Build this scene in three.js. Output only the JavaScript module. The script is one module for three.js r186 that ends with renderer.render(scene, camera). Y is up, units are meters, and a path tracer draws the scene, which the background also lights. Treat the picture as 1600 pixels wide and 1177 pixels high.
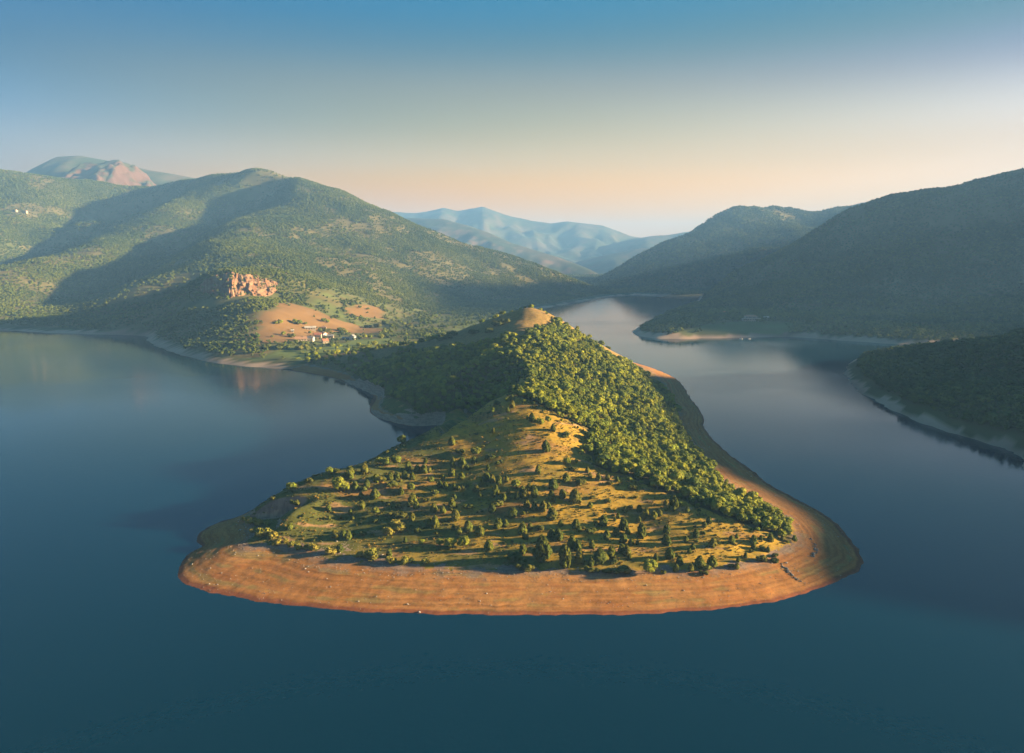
import * as THREE from 'three';
import { mergeGeometries } from 'three/addons/utils/BufferGeometryUtils.js';

// ---------------------------------------------------------------- camera, sky, sun, exposure
const rad = THREE.MathUtils.degToRad;
const scene = new THREE.Scene();
const camera = new THREE.PerspectiveCamera(2 * Math.atan(588.5 / 1130) * 180 / Math.PI, 1024 / 753, 1, 40000);
camera.position.set(0, 120, 0);                         // a drone 120 m above the lake
camera.rotation.x = rad(-9.5);
const renderer = new THREE.WebGLRenderer();
renderer.toneMapping = THREE.LinearToneMapping;
renderer.toneMappingExposure = 6.4;
renderer.shadowMap.enabled = true;

const SUN_AZIMUTH = 88, SUN_HEIGHT = 12.5;                // degrees right of the view, degrees up
const sunDir = new THREE.Vector3(Math.sin(rad(SUN_AZIMUTH)) * Math.cos(rad(SUN_HEIGHT)), Math.sin(rad(SUN_HEIGHT)), -Math.cos(rad(SUN_AZIMUTH)) * Math.cos(rad(SUN_HEIGHT)));
const sun = new THREE.DirectionalLight(new THREE.Color().setRGB(1, 0.73, 0.39), 5);
sun.position.copy(sunDir).multiplyScalar(4000);
sun.castShadow = true; sun.shadow.radius = 3;
Object.assign(sun.shadow.camera, { left: -3000, right: 3000, top: 1500, bottom: -1500, near: 10, far: 12000 });
sun.shadow.mapSize.set(4096, 4096);
scene.add(sun, sun.target);

const toLinear = (c) => c.map((v) => { v /= 255; return v <= 0.04045 ? v / 12.92 : ((v + 0.055) / 1.055) ** 2.4; });
const smooth = (a, b, v) => { const t = Math.min(1, Math.max(0, (v - a) / (b - a))); return t * t * (3 - 2 * t); };
const mix = (a, b, t) => a + (b - a) * t;
{
  // clear evening sky: three columns of colour by the angle from the sun's bearing, stops by height above the horizon
  const heights = [-90, 0, 5, 7, 9.5, 12.6, 15.1, 18, 30, 50, 90];
  const columns = [
    [53, [[314, 266, 202], [314, 266, 202], [304, 259, 215], [273, 237, 202], [243, 230, 221], [161, 169, 191], [104, 146, 169], [79, 138, 170], [58, 134, 178], [42, 112, 158], [34, 100, 146]]],
    [88, [[296, 190, 20], [296, 190, 20], [282, 195, 24], [243, 199, 131], [192, 178, 140], [144, 151, 147], [83, 129, 153], [18, 126, 171], [22, 126, 176], [24, 108, 158], [28, 98, 147]]],
    [128, [[146, 138, 150], [146, 138, 150], [141, 145, 162], [135, 156, 185], [90, 144, 194], [18, 110, 164], [18, 111, 169], [18, 103, 166], [22, 120, 172], [26, 104, 152], [28, 96, 142]]],
  ].map(([a, c]) => [a, c.map(toLinear)]);
  const at = (col, h) => {                              // smooth curve through the stops
    let k = 0; while (k < heights.length - 2 && h > heights[k + 1]) k++;
    const c = col[1], H = heights, d = H[k + 1] - H[k], t = Math.min(1, Math.max(0, (h - H[k]) / d));
    return [0, 1, 2].map((i) => {
      const slope = (n) => n < 1 || n > H.length - 2 ? 0 : (c[n + 1][i] - c[n - 1][i]) / (H[n + 1] - H[n - 1]);
      return (2 * t ** 3 - 3 * t * t + 1) * c[k][i] + (t ** 3 - 2 * t * t + t) * d * slope(k) + (3 * t * t - 2 * t ** 3) * c[k + 1][i] + (t ** 3 - t * t) * d * slope(k + 1);
    });
  };
  const SKY = 0.144, w = 1024, h = 512, data = new Float32Array(w * h * 4);
  for (let j = 0; j < h; j++) for (let i = 0; i < w; i++) {
    const up = ((j + 0.5) / h - 0.5) * 180, round = ((i + 0.5) / w - 0.5) * 2 * Math.PI;   // round = atan2(z, x)
    let off = Math.abs(((Math.atan2(Math.cos(round), -Math.sin(round)) * 180 / Math.PI - SUN_AZIMUTH + 540) % 360) - 180);
    off = Math.min(128, Math.max(23, off));
    const [p, q, r] = columns.map((c) => c[0]), c0 = at(columns[0], up), c1 = at(columns[1], up), c2 = at(columns[2], up), o = Math.max(p - 12, off);
    const w0 = (o - q) * (o - r) / ((p - q) * (p - r)), w1 = (o - p) * (o - r) / ((q - p) * (q - r)), w2 = (o - p) * (o - q) / ((r - p) * (r - q));
    for (let k = 0; k < 3; k++) data[(j * w + i) * 4 + k] = SKY * Math.max(0.004, w0 * c0[k] + w1 * c1[k] + w2 * c2[k]);
    data[(j * w + i) * 4 + 3] = 1;
  }
  const sky = new THREE.DataTexture(data, w, h, THREE.RGBAFormat, THREE.FloatType);
  sky.mapping = THREE.EquirectangularReflectionMapping; sky.magFilter = sky.minFilter = THREE.LinearFilter; sky.needsUpdate = true;
  scene.background = sky; scene.environment = sky;
}
scene.fog = new THREE.FogExp2(new THREE.Color().setRGB(0.22, 0.49, 1), 1.2e-4);

// ---------------------------------------------------------------- helpers
function mulberry(a) { return () => { a |= 0; a = a + 0x6D2B79F5 | 0; let t = Math.imul(a ^ a >>> 15, 1 | a); t = t + Math.imul(t ^ t >>> 7, 61 | t) ^ t; return ((t ^ t >>> 14) >>> 0) / 4294967296; }; }
const perm = new Uint8Array(512); { const r = mulberry(7); const p = [...Array(256).keys()]; for (let i = 255; i > 0; i--) { const j = Math.floor(r() * (i + 1)); [p[i], p[j]] = [p[j], p[i]]; } for (let i = 0; i < 512; i++) perm[i] = p[i & 255]; }
const GX = [], GY = []; for (let i = 0; i < 256; i++) { GX.push(Math.cos(i * 0.02454369)); GY.push(Math.sin(i * 0.02454369)); }
function noise(x, y) {                                   // gradient noise, about -0.7 .. 0.7
  const xi = Math.floor(x), yi = Math.floor(y), fx = x - xi, fy = y - yi, X = xi & 255, Y = yi & 255;
  const u = fx * fx * fx * (fx * (fx * 6 - 15) + 10), v = fy * fy * fy * (fy * (fy * 6 - 15) + 10);
  const a = perm[perm[X] + Y], b = perm[perm[X + 1] + Y], c = perm[perm[X] + Y + 1], d = perm[perm[X + 1] + Y + 1];
  const n0 = GX[a] * fx + GY[a] * fy, n1 = GX[b] * (fx - 1) + GY[b] * fy, n2 = GX[c] * fx + GY[c] * (fy - 1), n3 = GX[d] * (fx - 1) + GY[d] * (fy - 1);
  return mix(mix(n0, n1, u), mix(n2, n3, u), v);
}
function fbm(x, y, n = 4) { let s = 0, a = 1; for (let k = 0; k < n; k++) { s += a * noise(x, y); a *= 0.5; x = x * 2.03 + 17.3; y = y * 2.03 - 9.1; } return s; }
function ridged(x, y, n = 3) { let s = 0, a = 1; for (let k = 0; k < n; k++) { s += a * (0.35 - Math.abs(noise(x, y))); a *= 0.5; x = x * 2.1 + 5.7; y = y * 2.1 + 3.9; } return s; }

function inside(poly, x, z) { let c = false; for (let i = 0, j = poly.length - 1; i < poly.length; j = i++) { const [xi, zi] = poly[i], [xj, zj] = poly[j]; if ((zi > z) !== (zj > z) && x < (xj - xi) * (z - zi) / (zj - zi) + xi) c = !c; } return c; }
function signedDistance(poly, x, z) {                    // metres inland of a shoreline, negative over the water
  let best = 1e18;
  for (let i = 0, j = poly.length - 1; i < poly.length; j = i++) {
    const ax = poly[j][0], az = poly[j][1], bx = poly[i][0] - ax, bz = poly[i][1] - az, t = Math.min(1, Math.max(0, ((x - ax) * bx + (z - az) * bz) / (bx * bx + bz * bz || 1)));
    const dx = x - ax - bx * t, dz = z - az - bz * t; best = Math.min(best, dx * dx + dz * dz);
  }
  return Math.sqrt(best) * (inside(poly, x, z) ? 1 : -1);
}
function rounded(poly, n = 2) { for (let k = 0; k < n; k++) { const o = []; for (let i = 0; i < poly.length; i++) { const a = poly[i], b = poly[(i + 1) % poly.length]; o.push([a[0] * 0.8 + b[0] * 0.2, a[1] * 0.8 + b[1] * 0.2], [a[0] * 0.2 + b[0] * 0.8, a[1] * 0.2 + b[1] * 0.8]); } poly = o; } return poly; }
function plate(ctrl, scale, stiff = 1e-3) {              // thin-plate surface through [x, z, height] points
  const n = ctrl.length, N = n + 3, A = Array.from({ length: N }, () => new Float64Array(N + 1));
  const U = (r2) => r2 < 1e-12 ? 0 : r2 * Math.log(r2) * 0.5;
  for (let i = 0; i < n; i++) {
    for (let j = 0; j < n; j++) { const dx = (ctrl[i][0] - ctrl[j][0]) / scale, dz = (ctrl[i][1] - ctrl[j][1]) / scale; A[i][j] = U(dx * dx + dz * dz); }
    A[i][i] += stiff; A[i][n] = A[n][i] = 1; A[i][n + 1] = A[n + 1][i] = ctrl[i][0] / scale; A[i][n + 2] = A[n + 2][i] = ctrl[i][1] / scale; A[i][N] = ctrl[i][2];
  }
  for (let c = 0; c < N; c++) {
    let p = c; for (let r = c + 1; r < N; r++) if (Math.abs(A[r][c]) > Math.abs(A[p][c])) p = r;
    [A[c], A[p]] = [A[p], A[c]]; const inv = 1 / A[c][c];
    for (let r = c + 1; r < N; r++) { const f = A[r][c] * inv; if (f) for (let k = c; k <= N; k++) A[r][k] -= f * A[c][k]; }
  }
  const w = new Float64Array(N);
  for (let r = N - 1; r >= 0; r--) { let s = A[r][N]; for (let k = r + 1; k < N; k++) s -= A[r][k] * w[k]; w[r] = s / A[r][r]; }
  return (x, z) => { let s = w[n] + w[n + 1] * x / scale + w[n + 2] * z / scale; for (let i = 0; i < n; i++) { const dx = (x - ctrl[i][0]) / scale, dz = (z - ctrl[i][1]) / scale; s += w[i] * U(dx * dx + dz * dz); } return s; };
}
class Grid {                                             // values on a regular grid, read smoothly between its points
  constructor(x0, x1, z0, z1, step, f) {
    Object.assign(this, { x0, z0, step, nx: Math.round((x1 - x0) / step) + 1, nz: Math.round((z1 - z0) / step) + 1 });
    this.v = new Float32Array(this.nx * this.nz);
    for (let j = 0; j < this.nz; j++) for (let i = 0; i < this.nx; i++) this.v[j * this.nx + i] = f(x0 + i * step, z0 + j * step);
  }
  at(x, z) {
    const gx = Math.min(this.nx - 1.001, Math.max(0, (x - this.x0) / this.step)), gz = Math.min(this.nz - 1.001, Math.max(0, (z - this.z0) / this.step));
    const i = Math.floor(gx), j = Math.floor(gz), fx = gx - i, fz = gz - j, p = j * this.nx + i, v = this.v;
    return mix(mix(v[p], v[p + 1], fx), mix(v[p + this.nx], v[p + this.nx + 1], fx), fz);
  }
  cubic(x, z) {
    const gx = (x - this.x0) / this.step, gz = (z - this.z0) / this.step, i = Math.floor(gx), j = Math.floor(gz), fx = gx - i, fz = gz - j, r = [0, 0, 0, 0];
    const C = (a, b, c, d, t) => b + 0.5 * t * (c - a + t * (2 * a - 5 * b + 4 * c - d + t * (3 * (b - c) + d - a)));
    for (let n = -1; n < 3; n++) { const row = Math.min(this.nz - 1, Math.max(0, j + n)) * this.nx, q = (k) => this.v[row + Math.min(this.nx - 1, Math.max(0, i + k))]; r[n + 1] = C(q(-1), q(0), q(1), q(2), fx); }
    return C(r[0], r[1], r[2], r[3], fz);
  }
}
const softMin = (a, b, k) => { const h = Math.max(0, Math.min(1, 0.5 + 0.5 * (b - a) / k)); return mix(b, a, h) - k * h * (1 - h); };

// survey tables in metres: shorelines are [x, z]; everything else is [x, z, height]
const penShore = [[-119.7,-617.6],[-117.2,-574.1],[-105.8,-536.2],[-87.8,-514.8],[-70.5,-500.8],[-50.6,-506.7],[-56.3,-483.9],[-66.5,-456.3],[-79.2,-412.0],[-90.7,-379.8],[-104.5,-354.0],[-116.3,-330.5],[-127.4,-321.1],[-133.5,-316.1],[-138.3,-306.7],[-138.1,-297.7],[-134.2,-290.0],[-129.3,-286.6],[-133.3,-279.3],[-133.4,-270.0],[-129.1,-258.4],[-122.7,-250.3],[-107.4,-241.7],[-89.2,-235.4],[-65.7,-230.8],[-43.3,-227.7],[-21.5,-226.4],[0.0,-226.4],[21.5,-226.4],[43.1,-226.8],[65.3,-229.5],[89.2,-235.4],[111.1,-245.1],[131.2,-258.4],[139.8,-267.6],[143.7,-279.3],[148.0,-299.9],[150.0,-323.6],[145.1,-341.4],[139.8,-361.2],[137.8,-377.5],[140.1,-391.6],[134.9,-421.6],[133.1,-459.6],[137.9,-504.8],[146.1,-525.3],[149.2,-559.3],[151.0,-597.8],[165,-700],[150,-800],[90,-900],[-20,-960],[-150,-980],[-260,-960],[-246.6,-764.8],[-195.6,-727.0],[-169.7,-700.0],[-141.3,-654.6]];
const penCtrl = [[0.0,-397.0,40.7],[-10.7,-396.0,37.2],[-28.5,-393.0,31.3],[-51.9,-380.0,22.2],[-59.4,-372.0,20.4],[-73.5,-357.0,16.7],[-91.7,-333.0,17.3],[-107.2,-314.0,13.0],[-119.6,-303.0,8.5],[16.0,-352.0,28.1],[29.1,-316.0,16.5],[40.0,-287.0,9.4],[-12.8,-352.0,24.8],[-30.5,-332.0,17.6],[0.0,-314.0,17.2],[-30.4,-298.0,10.9],[-56.4,-305.0,11.3],[-77.1,-297.0,8.4],[-52.6,-282.0,5.8],[0.0,-283.0,8.2],[34.3,-378.0,31.9],[42.5,-358.0,23.2],[60.6,-330.0,16.7],[73.9,-308.0,13.2],[88.0,-287.0,9.4],[53.7,-289.0,8.6],[-120.2,-305.6,4.6],[-98.7,-278.2,4.6],[-70.1,-267.4,4.6],[-43.8,-259.6,4.6],[-19.2,-256.2,4.6],[0.0,-253.4,4.6],[35.5,-251.7,4.6],[70.7,-250.6,4.6],[94.2,-257.3,4.6],[113.0,-274.9,4.6],[119.3,-310.1,5],[110.1,-341.2,5],[106.8,-373.0,5],[114.4,-440.5,5],[128.4,-513.8,5],[140.6,-572.9,5],[1.2,-440,35.5],[5.4,-500,38],[6.0,-560.0,42.8],[5.0,-625.0,51.2],[22.7,-655.0,55.5],[31.5,-685.0,59.8],[17.8,-718.0,69.0],[-13.0,-735.0,59.3],[-40.4,-760.0,47.1],[-77.3,-790.0,27.4],[-117.0,-820.0,15.0],[-159.4,-850,9],[68.5,-590.0,36.5],[100.7,-560.0,20.4],[68.0,-470.0,19.2],[106.5,-490.0,10.3],[45.8,-510.0,29.3],[76.6,-400.0,11.8],[59.7,-410.0,16.8],[47.0,-660.0,44.4],[61.3,-690.0,44.0],[120,-700,14],[95,-790,20],[30,-850,28],[-60,-900,14],[-160,-920,8],[-15,-480,30],[-35,-480,17],[-25,-530,33],[-55,-530,21],[-80,-530,10],[-30,-580,35],[-70,-580,22],[-98,-580,9],[-30,-630,43],[-75,-630,29],[-110,-630,14],[-20,-690,51],[-80,-690,33],[-130,-690,15],[-90,-740,32],[-150,-740,15],[-130,-800,20],[-190,-800,10],[-119.7,-617.6,0.5],[-105.8,-536.2,0.5],[-70.5,-500.8,0.5],[-56.3,-483.9,0.5],[-79.2,-412.0,0.5],[-104.5,-354.0,0.5],[-127.4,-321.1,0.5],[-138.3,-306.7,0.5],[-134.2,-290.0,0.5],[-133.3,-279.3,0.5],[-129.1,-258.4,0.5],[-107.4,-241.7,0.5],[-65.7,-230.8,0.5],[-21.5,-226.4,0.5],[21.5,-226.4,0.5],[65.3,-229.5,0.5],[111.1,-245.1,0.5],[139.8,-267.6,0.5],[148.0,-299.9,0.5],[145.1,-341.4,0.5],[137.8,-377.5,0.5],[134.9,-421.6,0.5],[137.9,-504.8,0.5],[149.2,-559.3,0.5],[165,-700,0.5],[90,-900,0.5],[-150,-980,0.5],[-246.6,-764.8,0.5],[-169.7,-700.0,0.5]];
const mainShore = [[395.0,-2243.0],[296.5,-2171.8],[230.6,-2012.0],[165.3,-1874.0],[107.0,-1731.2],[28.1,-1589.6],[60,-1250],[-60,-1080],[-40,-960],[-60,-860],[-120,-800],[-175,-760],[-180.6,-719.0],[-202.1,-739.2],[-222.3,-751.8],[-246.6,-764.8],[-278.7,-778.3],[-320.9,-797.0],[-378.8,-847.9],[-432.2,-905.5],[-484.6,-971.4],[-524.9,-1031.2],[-543.0,-1081.0],[-585.9,-1098.7],[-639.9,-1107.8],[-700.4,-1126.3],[-763.0,-1145.5],[-834.8,-1175.5],[-972.5,-1217.9],[-1232.4,-1263.5],[-3300,-1400],[-3300,-3700],[600,-3700],[600,-2600]];
const mainCtrl = [[-3337.9,-3000.0,468.0],[-2972.0,-2950.0,462.2],[-2606.1,-2900.0,456.4],[-2262.8,-2850.0,440.1],[-1919.6,-2800.0,423.9],[-1816.1,-2825.0,412.4],[-1712.6,-2850.0,400.9],[-1560.5,-2875.0,391.2],[-1408.5,-2900.0,381.6],[-1282.5,-2825.0,388.6],[-1156.4,-2750.0,395.6],[-1089.6,-2700.0,396.1],[-1022.7,-2650.0,396.6],[-974.0,-2625.0,395.1],[-925.2,-2600.0,393.5],[-878.2,-2590.0,378.5],[-831.1,-2580.0,363.5],[-772.5,-2550.0,367.0],[-713.8,-2520.0,370.5],[-655.3,-2500.0,357.1],[-596.9,-2480.0,343.7],[-550.9,-2460.0,321.5],[-504.8,-2440.0,299.3],[-438.6,-2415.0,267.2],[-372.5,-2390.0,235.1],[-288.4,-2370.0,204.1],[-204.3,-2350.0,173.2],[-102.2,-2330.0,143.0],[0.0,-2310.0,112.8],[70.2,-2300.0,88.1],[140.5,-2290.0,63.4],[200.3,-2282.5,39.8],[260.1,-2275.0,16.2],[-1106.2,-2375.0,264.2],[-1093.9,-2150.0,177.0],[-1094.4,-2025.0,152.4],[-1094.9,-1900.0,127.8],[-1068.0,-1750.0,94.8],[-1041.0,-1600.0,61.8],[-1036.0,-1540.0,51.5],[-1031.0,-1480.0,41.1],[-801.2,-2150.0,222.8],[-797.8,-2025.0,189.2],[-794.4,-1900.0,155.5],[-779.0,-1760.0,125.8],[-763.5,-1620.0,96.2],[-750.5,-1535.0,79.1],[-737.4,-1450.0,62.0],[-1318.3,-2700.0,265.7],[-1383.1,-2450.0,178.2],[-1420.0,-2200.0,114.30000000000001],[-1400.8,-1950.0,62.900000000000006],[-881.1,-2560.0,322.0],[-936.9,-2300.0,203.1],[-969.8,-2020.0,105.0],[-921.9,-1750.0,44.5],[-943.7,-1650.0,26.4],[-1628.4,-2550.0,292.3],[-1382.0,-2380.0,220.5],[-1693.8,-2450.0,264.9],[-1866.6,-2400.0,262.0],[-1575.6,-1900.0,119.0],[-1497.1,-2150.0,155.8],[-641.7,-2250.0,253.1],[-529.0,-2180.0,212.1],[-564.4,-1850.0,135.0],[-439.9,-1800.0,119.1],[-357.4,-2050.0,136.6],[-175.1,-2000.0,84.4],[-298.5,-1700.0,60.2],[-181.7,-1720.0,29.5],[0.0,-2050.0,30.1],[-347.2,-1650.0,76.3],[146.6,-2080.0,6.9],[0.0,-1850.0,-1.7],[-116.6,-1650.0,4.2],[-490.5,-1230.0,89.6],[-434.7,-1240.0,89.3],[-389.9,-1270.0,82.0],[-350.6,-1330.0,66.3],[-295.9,-1400.0,43.9],[-498.2,-1130.0,50.6],[-390.7,-1200.0,62.1],[-526.8,-1080.0,15.5],[-444.1,-1000.0,14.3],[-391.1,-980.0,25.2],[-367.4,-1040.0,47.0],[-330.4,-930.0,21.7],[-327.7,-1000.0,32.1],[-305.6,-1080.0,34.7],[-274.4,-880.0,11.3],[-261.3,-1180.0,16.3],[-212.9,-1200.0,3.9],[-256.2,-960.0,10.0],[-215.4,-930.0,5.1],[-284.2,-1000.0,14.3],[-199.6,-1020.0,3.1],[-176.1,-1100.0,-6.0],[-120.4,-900.0,4.8],[-111.0,-1250.0,-12.1],[-271.1,-820.0,4.0],[-210.1,-840.0,1.1],[-941.0,-1330.0,14.9],[-836.3,-1350.0,7.4],[-713.8,-1300.0,5.8],[-679.0,-1400.0,34.0],[-874.7,-1550.0,24.8],[-3277.9,-3260.0,349.4],[-2546.1,-3160.0,340.1],[-1859.6,-3060.0,314.1],[-1652.6,-3110.0,295.7],[-1348.5,-3160.0,280.3],[-1096.4,-3010.0,291.5],[-962.7,-2910.0,292.3],[-865.2,-2860.0,289.8],[-771.1,-2840.0,265.8],[-653.8,-2780.0,271.4],[-536.9,-2740.0,250.0],[-444.8,-2700.0,214.4],[-312.5,-2650.0,163.1],[-144.3,-2610.0,113.6],[60.0,-2570.0,65.2],[200.5,-2550.0,25.7],[320.1,-2535.0,-10],[-3200,-3600,250],[-2200,-3600,220],[-1400,-3600,160],[-700,-3600,80],[0,-3600,0],[500,-3600,0],[-3200,-2200,260],[-3200,-1500,60],[500,-2900,0],[395.0,-2243.0,1],[296.5,-2171.8,1],[230.6,-2012.0,1],[165.3,-1874.0,1],[107.0,-1731.2,1],[28.1,-1589.6,1],[60,-1250,1],[-60,-1080,1],[-40,-960,1],[-60,-860,1],[-120,-800,1],[-175,-760,1],[-180.6,-719.0,1],[-202.1,-739.2,1],[-222.3,-751.8,1],[-246.6,-764.8,1],[-278.7,-778.3,1],[-320.9,-797.0,1],[-378.8,-847.9,1],[-432.2,-905.5,1],[-484.6,-971.4,1],[-524.9,-1031.2,1],[-543.0,-1081.0,1],[-585.9,-1098.7,1],[-639.9,-1107.8,1],[-700.4,-1126.3,1],[-763.0,-1145.5,1],[-834.8,-1175.5,1],[-972.5,-1217.9,1],[-1232.4,-1263.5,1]];
const rightShore = [[473.0,-1848.6],[383.0,-1667.6],[295.8,-1453.5],[226.3,-1263.5],[190.8,-1155.3],[185.5,-1098.7],[206.5,-1055.5],[242.2,-1047.3],[281.6,-1055.5],[331.1,-1063.9],[381.4,-1072.4],[422.9,-1081.0],[447.2,-1047.3],[488.1,-1015.6],[526.7,-985.7],[567.1,-964.4],[618.7,-964.4],[1000,-1040],[1200,-930],[1600,-760],[3000,-740],[3000,-3000],[900,-3000],[600,-2300]];
const rightCtrl = [[477.2,-1900.0,10.0],[522.6,-1875.0,37.3],[568.0,-1850.0,64.6],[646.8,-1850.0,99.8],[725.6,-1850.0,135.0],[787.0,-1850.0,174.4],[848.5,-1850.0,213.8],[902.6,-1850.0,235.7],[956.8,-1850.0,257.5],[1003.9,-1865.0,270.4],[1051.1,-1880.0,283.3],[1119.3,-1900.0,292.2],[1187.5,-1920.0,301.2],[1271.8,-1950.0,323.8],[1356.1,-1980.0,346.4],[1465.2,-2015.0,370.7],[1574.2,-2050.0,395.0],[1791.1,-2100.0,432.5],[2008.0,-2150.0,470.0],[301.6,-1420.0,1.5],[240.1,-1230.0,-1.2],[272.5,-1180.0,-4.7],[353.4,-1330.0,3.1],[428.4,-1290.0,6.6],[490.9,-1230.0,1.0],[522.0,-1480.0,29.1],[659.4,-1500.0,54.2],[704.7,-1330.0,26.6],[820.9,-1330.0,38.3],[838.0,-1600.0,119.2],[974.8,-1600.0,146.7],[1110.9,-1600.0,174.0],[904.3,-1280.0,30.1],[733.7,-1180.0,-4.7],[1202.4,-1450.0,119.3],[532.6,-1200.0,-1.4],[623.6,-1170.0,-3.6],[1750,-1950,480],[1900,-1500,440],[1900,-1200,400],[1900,-1000,370],[1450,-1100,230],[2300,-1900,540],[2300,-1400,470],[2700,-1600,500],[2700,-2200,500],[2700,-1000,380],[2300,-800,150],[1800,-800,120],[1300,-960,60],[2800,-2900,300],[1700,-2900,200],[1000,-2800,120],[800,-2300,70],[473.0,-1848.6,1],[383.0,-1667.6,1],[295.8,-1453.5,1],[226.3,-1263.5,1],[190.8,-1155.3,1],[185.5,-1098.7,1],[206.5,-1055.5,1],[242.2,-1047.3,1],[281.6,-1055.5,1],[331.1,-1063.9,1],[381.4,-1072.4,1],[422.9,-1081.0,1],[447.2,-1047.3,1],[488.1,-1015.6,1],[526.7,-985.7,1],[567.1,-964.4,1],[618.7,-964.4,1],[1000,-1040,1],[1200,-930,1],[1600,-760,1]];
const farRightCtrl = [[193.5,-2750.0,-5.5],[265.6,-2800.0,10.9],[337.6,-2850.0,27.3],[430.6,-2925.0,75.5],[523.6,-3000.0,123.6],[590.2,-3040.0,146.1],[656.9,-3080.0,168.7],[694.7,-3100.0,179.6],[732.5,-3120.0,190.6],[809.4,-3160.0,236.4],[886.2,-3200.0,282.2],[934.2,-3225.0,304.1],[982.3,-3250.0,326.0],[1015.3,-3265.0,324.1],[1048.3,-3280.0,322.3],[1113.8,-3305.0,325.2],[1179.2,-3330.0,328.2],[1295.1,-3365.0,320.4],[1410.9,-3400.0,312.5],[1537.2,-3450.0,319.8],[1663.5,-3500.0,327.0],[1841.4,-3550.0,345.1],[2019.3,-3600.0,363.3],[2481.1,-3700.0,402.0],[2942.9,-3800.0,440.6],[313.5,-3010.0,0],[385.6,-3060.0,0],[457.6,-3110.0,0],[550.6,-3185.0,32.8],[643.6,-3260.0,66.5],[710.2,-3300.0,82.3],[776.9,-3340.0,98.1],[814.7,-3360.0,105.7],[852.5,-3380.0,113.4],[929.4,-3420.0,145.5],[1006.2,-3460.0,177.5],[1054.2,-3485.0,192.9],[1102.3,-3510.0,208.2],[1135.3,-3525.0,206.9],[1168.3,-3540.0,205.6],[1233.8,-3565.0,207.6],[1299.2,-3590.0,209.7],[1415.1,-3625.0,204.3],[1530.9,-3660.0,198.8],[329.9,-2500.0,-0.6],[439.3,-2500.0,21.2],[566.1,-2480.0,32.8],[670.1,-2380.0,5.2],[567.3,-2700.0,72.0],[720.1,-2750.0,118.6],[907.4,-2900.0,193.1],[923.9,-2650.0,141.4],[1114.7,-2850.0,191.8],[1378.0,-3000.0,246.7],[841.6,-2400.0,56.5],[1220.3,-2700.0,188.1],[1408.0,-2700.0,188.1],[1228.8,-3150.0,247.7],[829.2,-2500.0,118.7],[200,-4200,40],[900,-4200,40],[1600,-4200,40],[2600,-4200,40],[2600,-2700,160],[100,-2900,5],[150,-2450,-1],[350,-2330,-1],[600,-2300,5],[800,-2250,10]];
const farRightShore = [[211.2,-2400.1],[306.2,-2318.9],[365.4,-2243.0],[408.2,-2206.8],[459.1,-2171.8],[365.4,-2073.1],[390.9,-1926.9],[428.9,-1799.8],[521.9,-1848.6],[900,-2100],[2900,-2300],[2900,-4300],[50,-4300],[50,-2700]];
const bankShore = [[405.3,-847.9],[349.0,-751.8],[319.9,-671.4],[309.0,-623.5],[297.2,-547.5],[297.8,-504.8],[305.6,-459.6],[313.4,-428.7],[285,-390],[290,-340],[300,-290],[325,-240],[380,-190],[430,-120],[900,-120],[900,-800],[480,-840]];
const bankCtrl = [[369.5,-780.0,7.5],[358.4,-735.0,9.3],[399.0,-745.0,19.3],[428.8,-740.0,25.3],[458.2,-735.0,30.5],[487.3,-730.0,33.7],[516.0,-725.0,36.3],[345.1,-640.0,6.2],[371.8,-590.0,9.7],[390.0,-540.0,9.1],[340.4,-580.0,0.9],[395,-440,48],[440,-340,66],[420,-275,69],[450,-215,54],[500,-150,22],[470,-450,83],[520,-540,96],[580,-620,116],[650,-700,122],[640,-500,90],[640,-300,85],[860,-600,80],[860,-250,60],[680,-780,70],[860,-780,40],[370,-330,36],[365,-280,30],[405.3,-847.9,1],[349.0,-751.8,1],[319.9,-671.4,1],[309.0,-623.5,1],[297.2,-547.5,1],[297.8,-504.8,1],[305.6,-459.6,1],[313.4,-428.7,1],[285,-390,1],[290,-340,1],[300,-290,1],[325,-240,1],[380,-190,1],[430,-120,1]];
const farLeftPeak = [[-2775.1,-3750.0,436.4],[-2477.6,-3750.0,498.9],[-2376.1,-3750.0,545.6],[-2257.6,-3750.0,604.5],[-2144.9,-3750.0,610.7],[-1987.7,-3750.0,579.8],[-1814.4,-3750.0,542.5],[-1703.5,-3750.0,523.9],[-1570.2,-3750.0,498.9],[-1291.3,-3750.0,426.9]];
const farCrag = [[-2090.0,-3450.0,439.9],[-1994.0,-3450.0,511.6],[-1947.2,-3450.0,537.3],[-1888.7,-3450.0,531.6],[-1834.6,-3450.0,543.0],[-1798.7,-3450.0,548.7],[-1764.0,-3465.0,527.6],[-1711.6,-3470.0,476.4],[-1656.0,-3470.0,427.2]];
const farCentreRidge = [[-1939.9,-7000.0,445.3],[-1179.8,-7000.0,528.2],[-907.8,-7000.0,516.3],[-786.4,-7000.0,534.1],[-646.8,-7000.0,563.6],[-514.2,-7000.0,534.1],[-271.9,-7000.0,575.4],[-60.5,-7000.0,498.6],[181.9,-7000.0,445.3],[363.9,-7000.0,421.5],[515.4,-7000.0,439.3],[849.6,-7000.0,403.7],[1125.4,-7000.0,302.4],[1400.5,-7000.0,260.6]];
const farMiddleRidge = [[-1080.8,-5200.0,361.6],[-702.1,-5070.0,372.8],[-470.4,-4940.0,362.1],[-291.9,-4810.0,314.9],[-122.0,-4680.0,253.9],[0.0,-4550.0,195.8],[192.8,-4420.0,136.7],[375.1,-4290.0,73.4],[492.2,-4160.0,17.2],[566.4,-4030.0,-35.7]];
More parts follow.
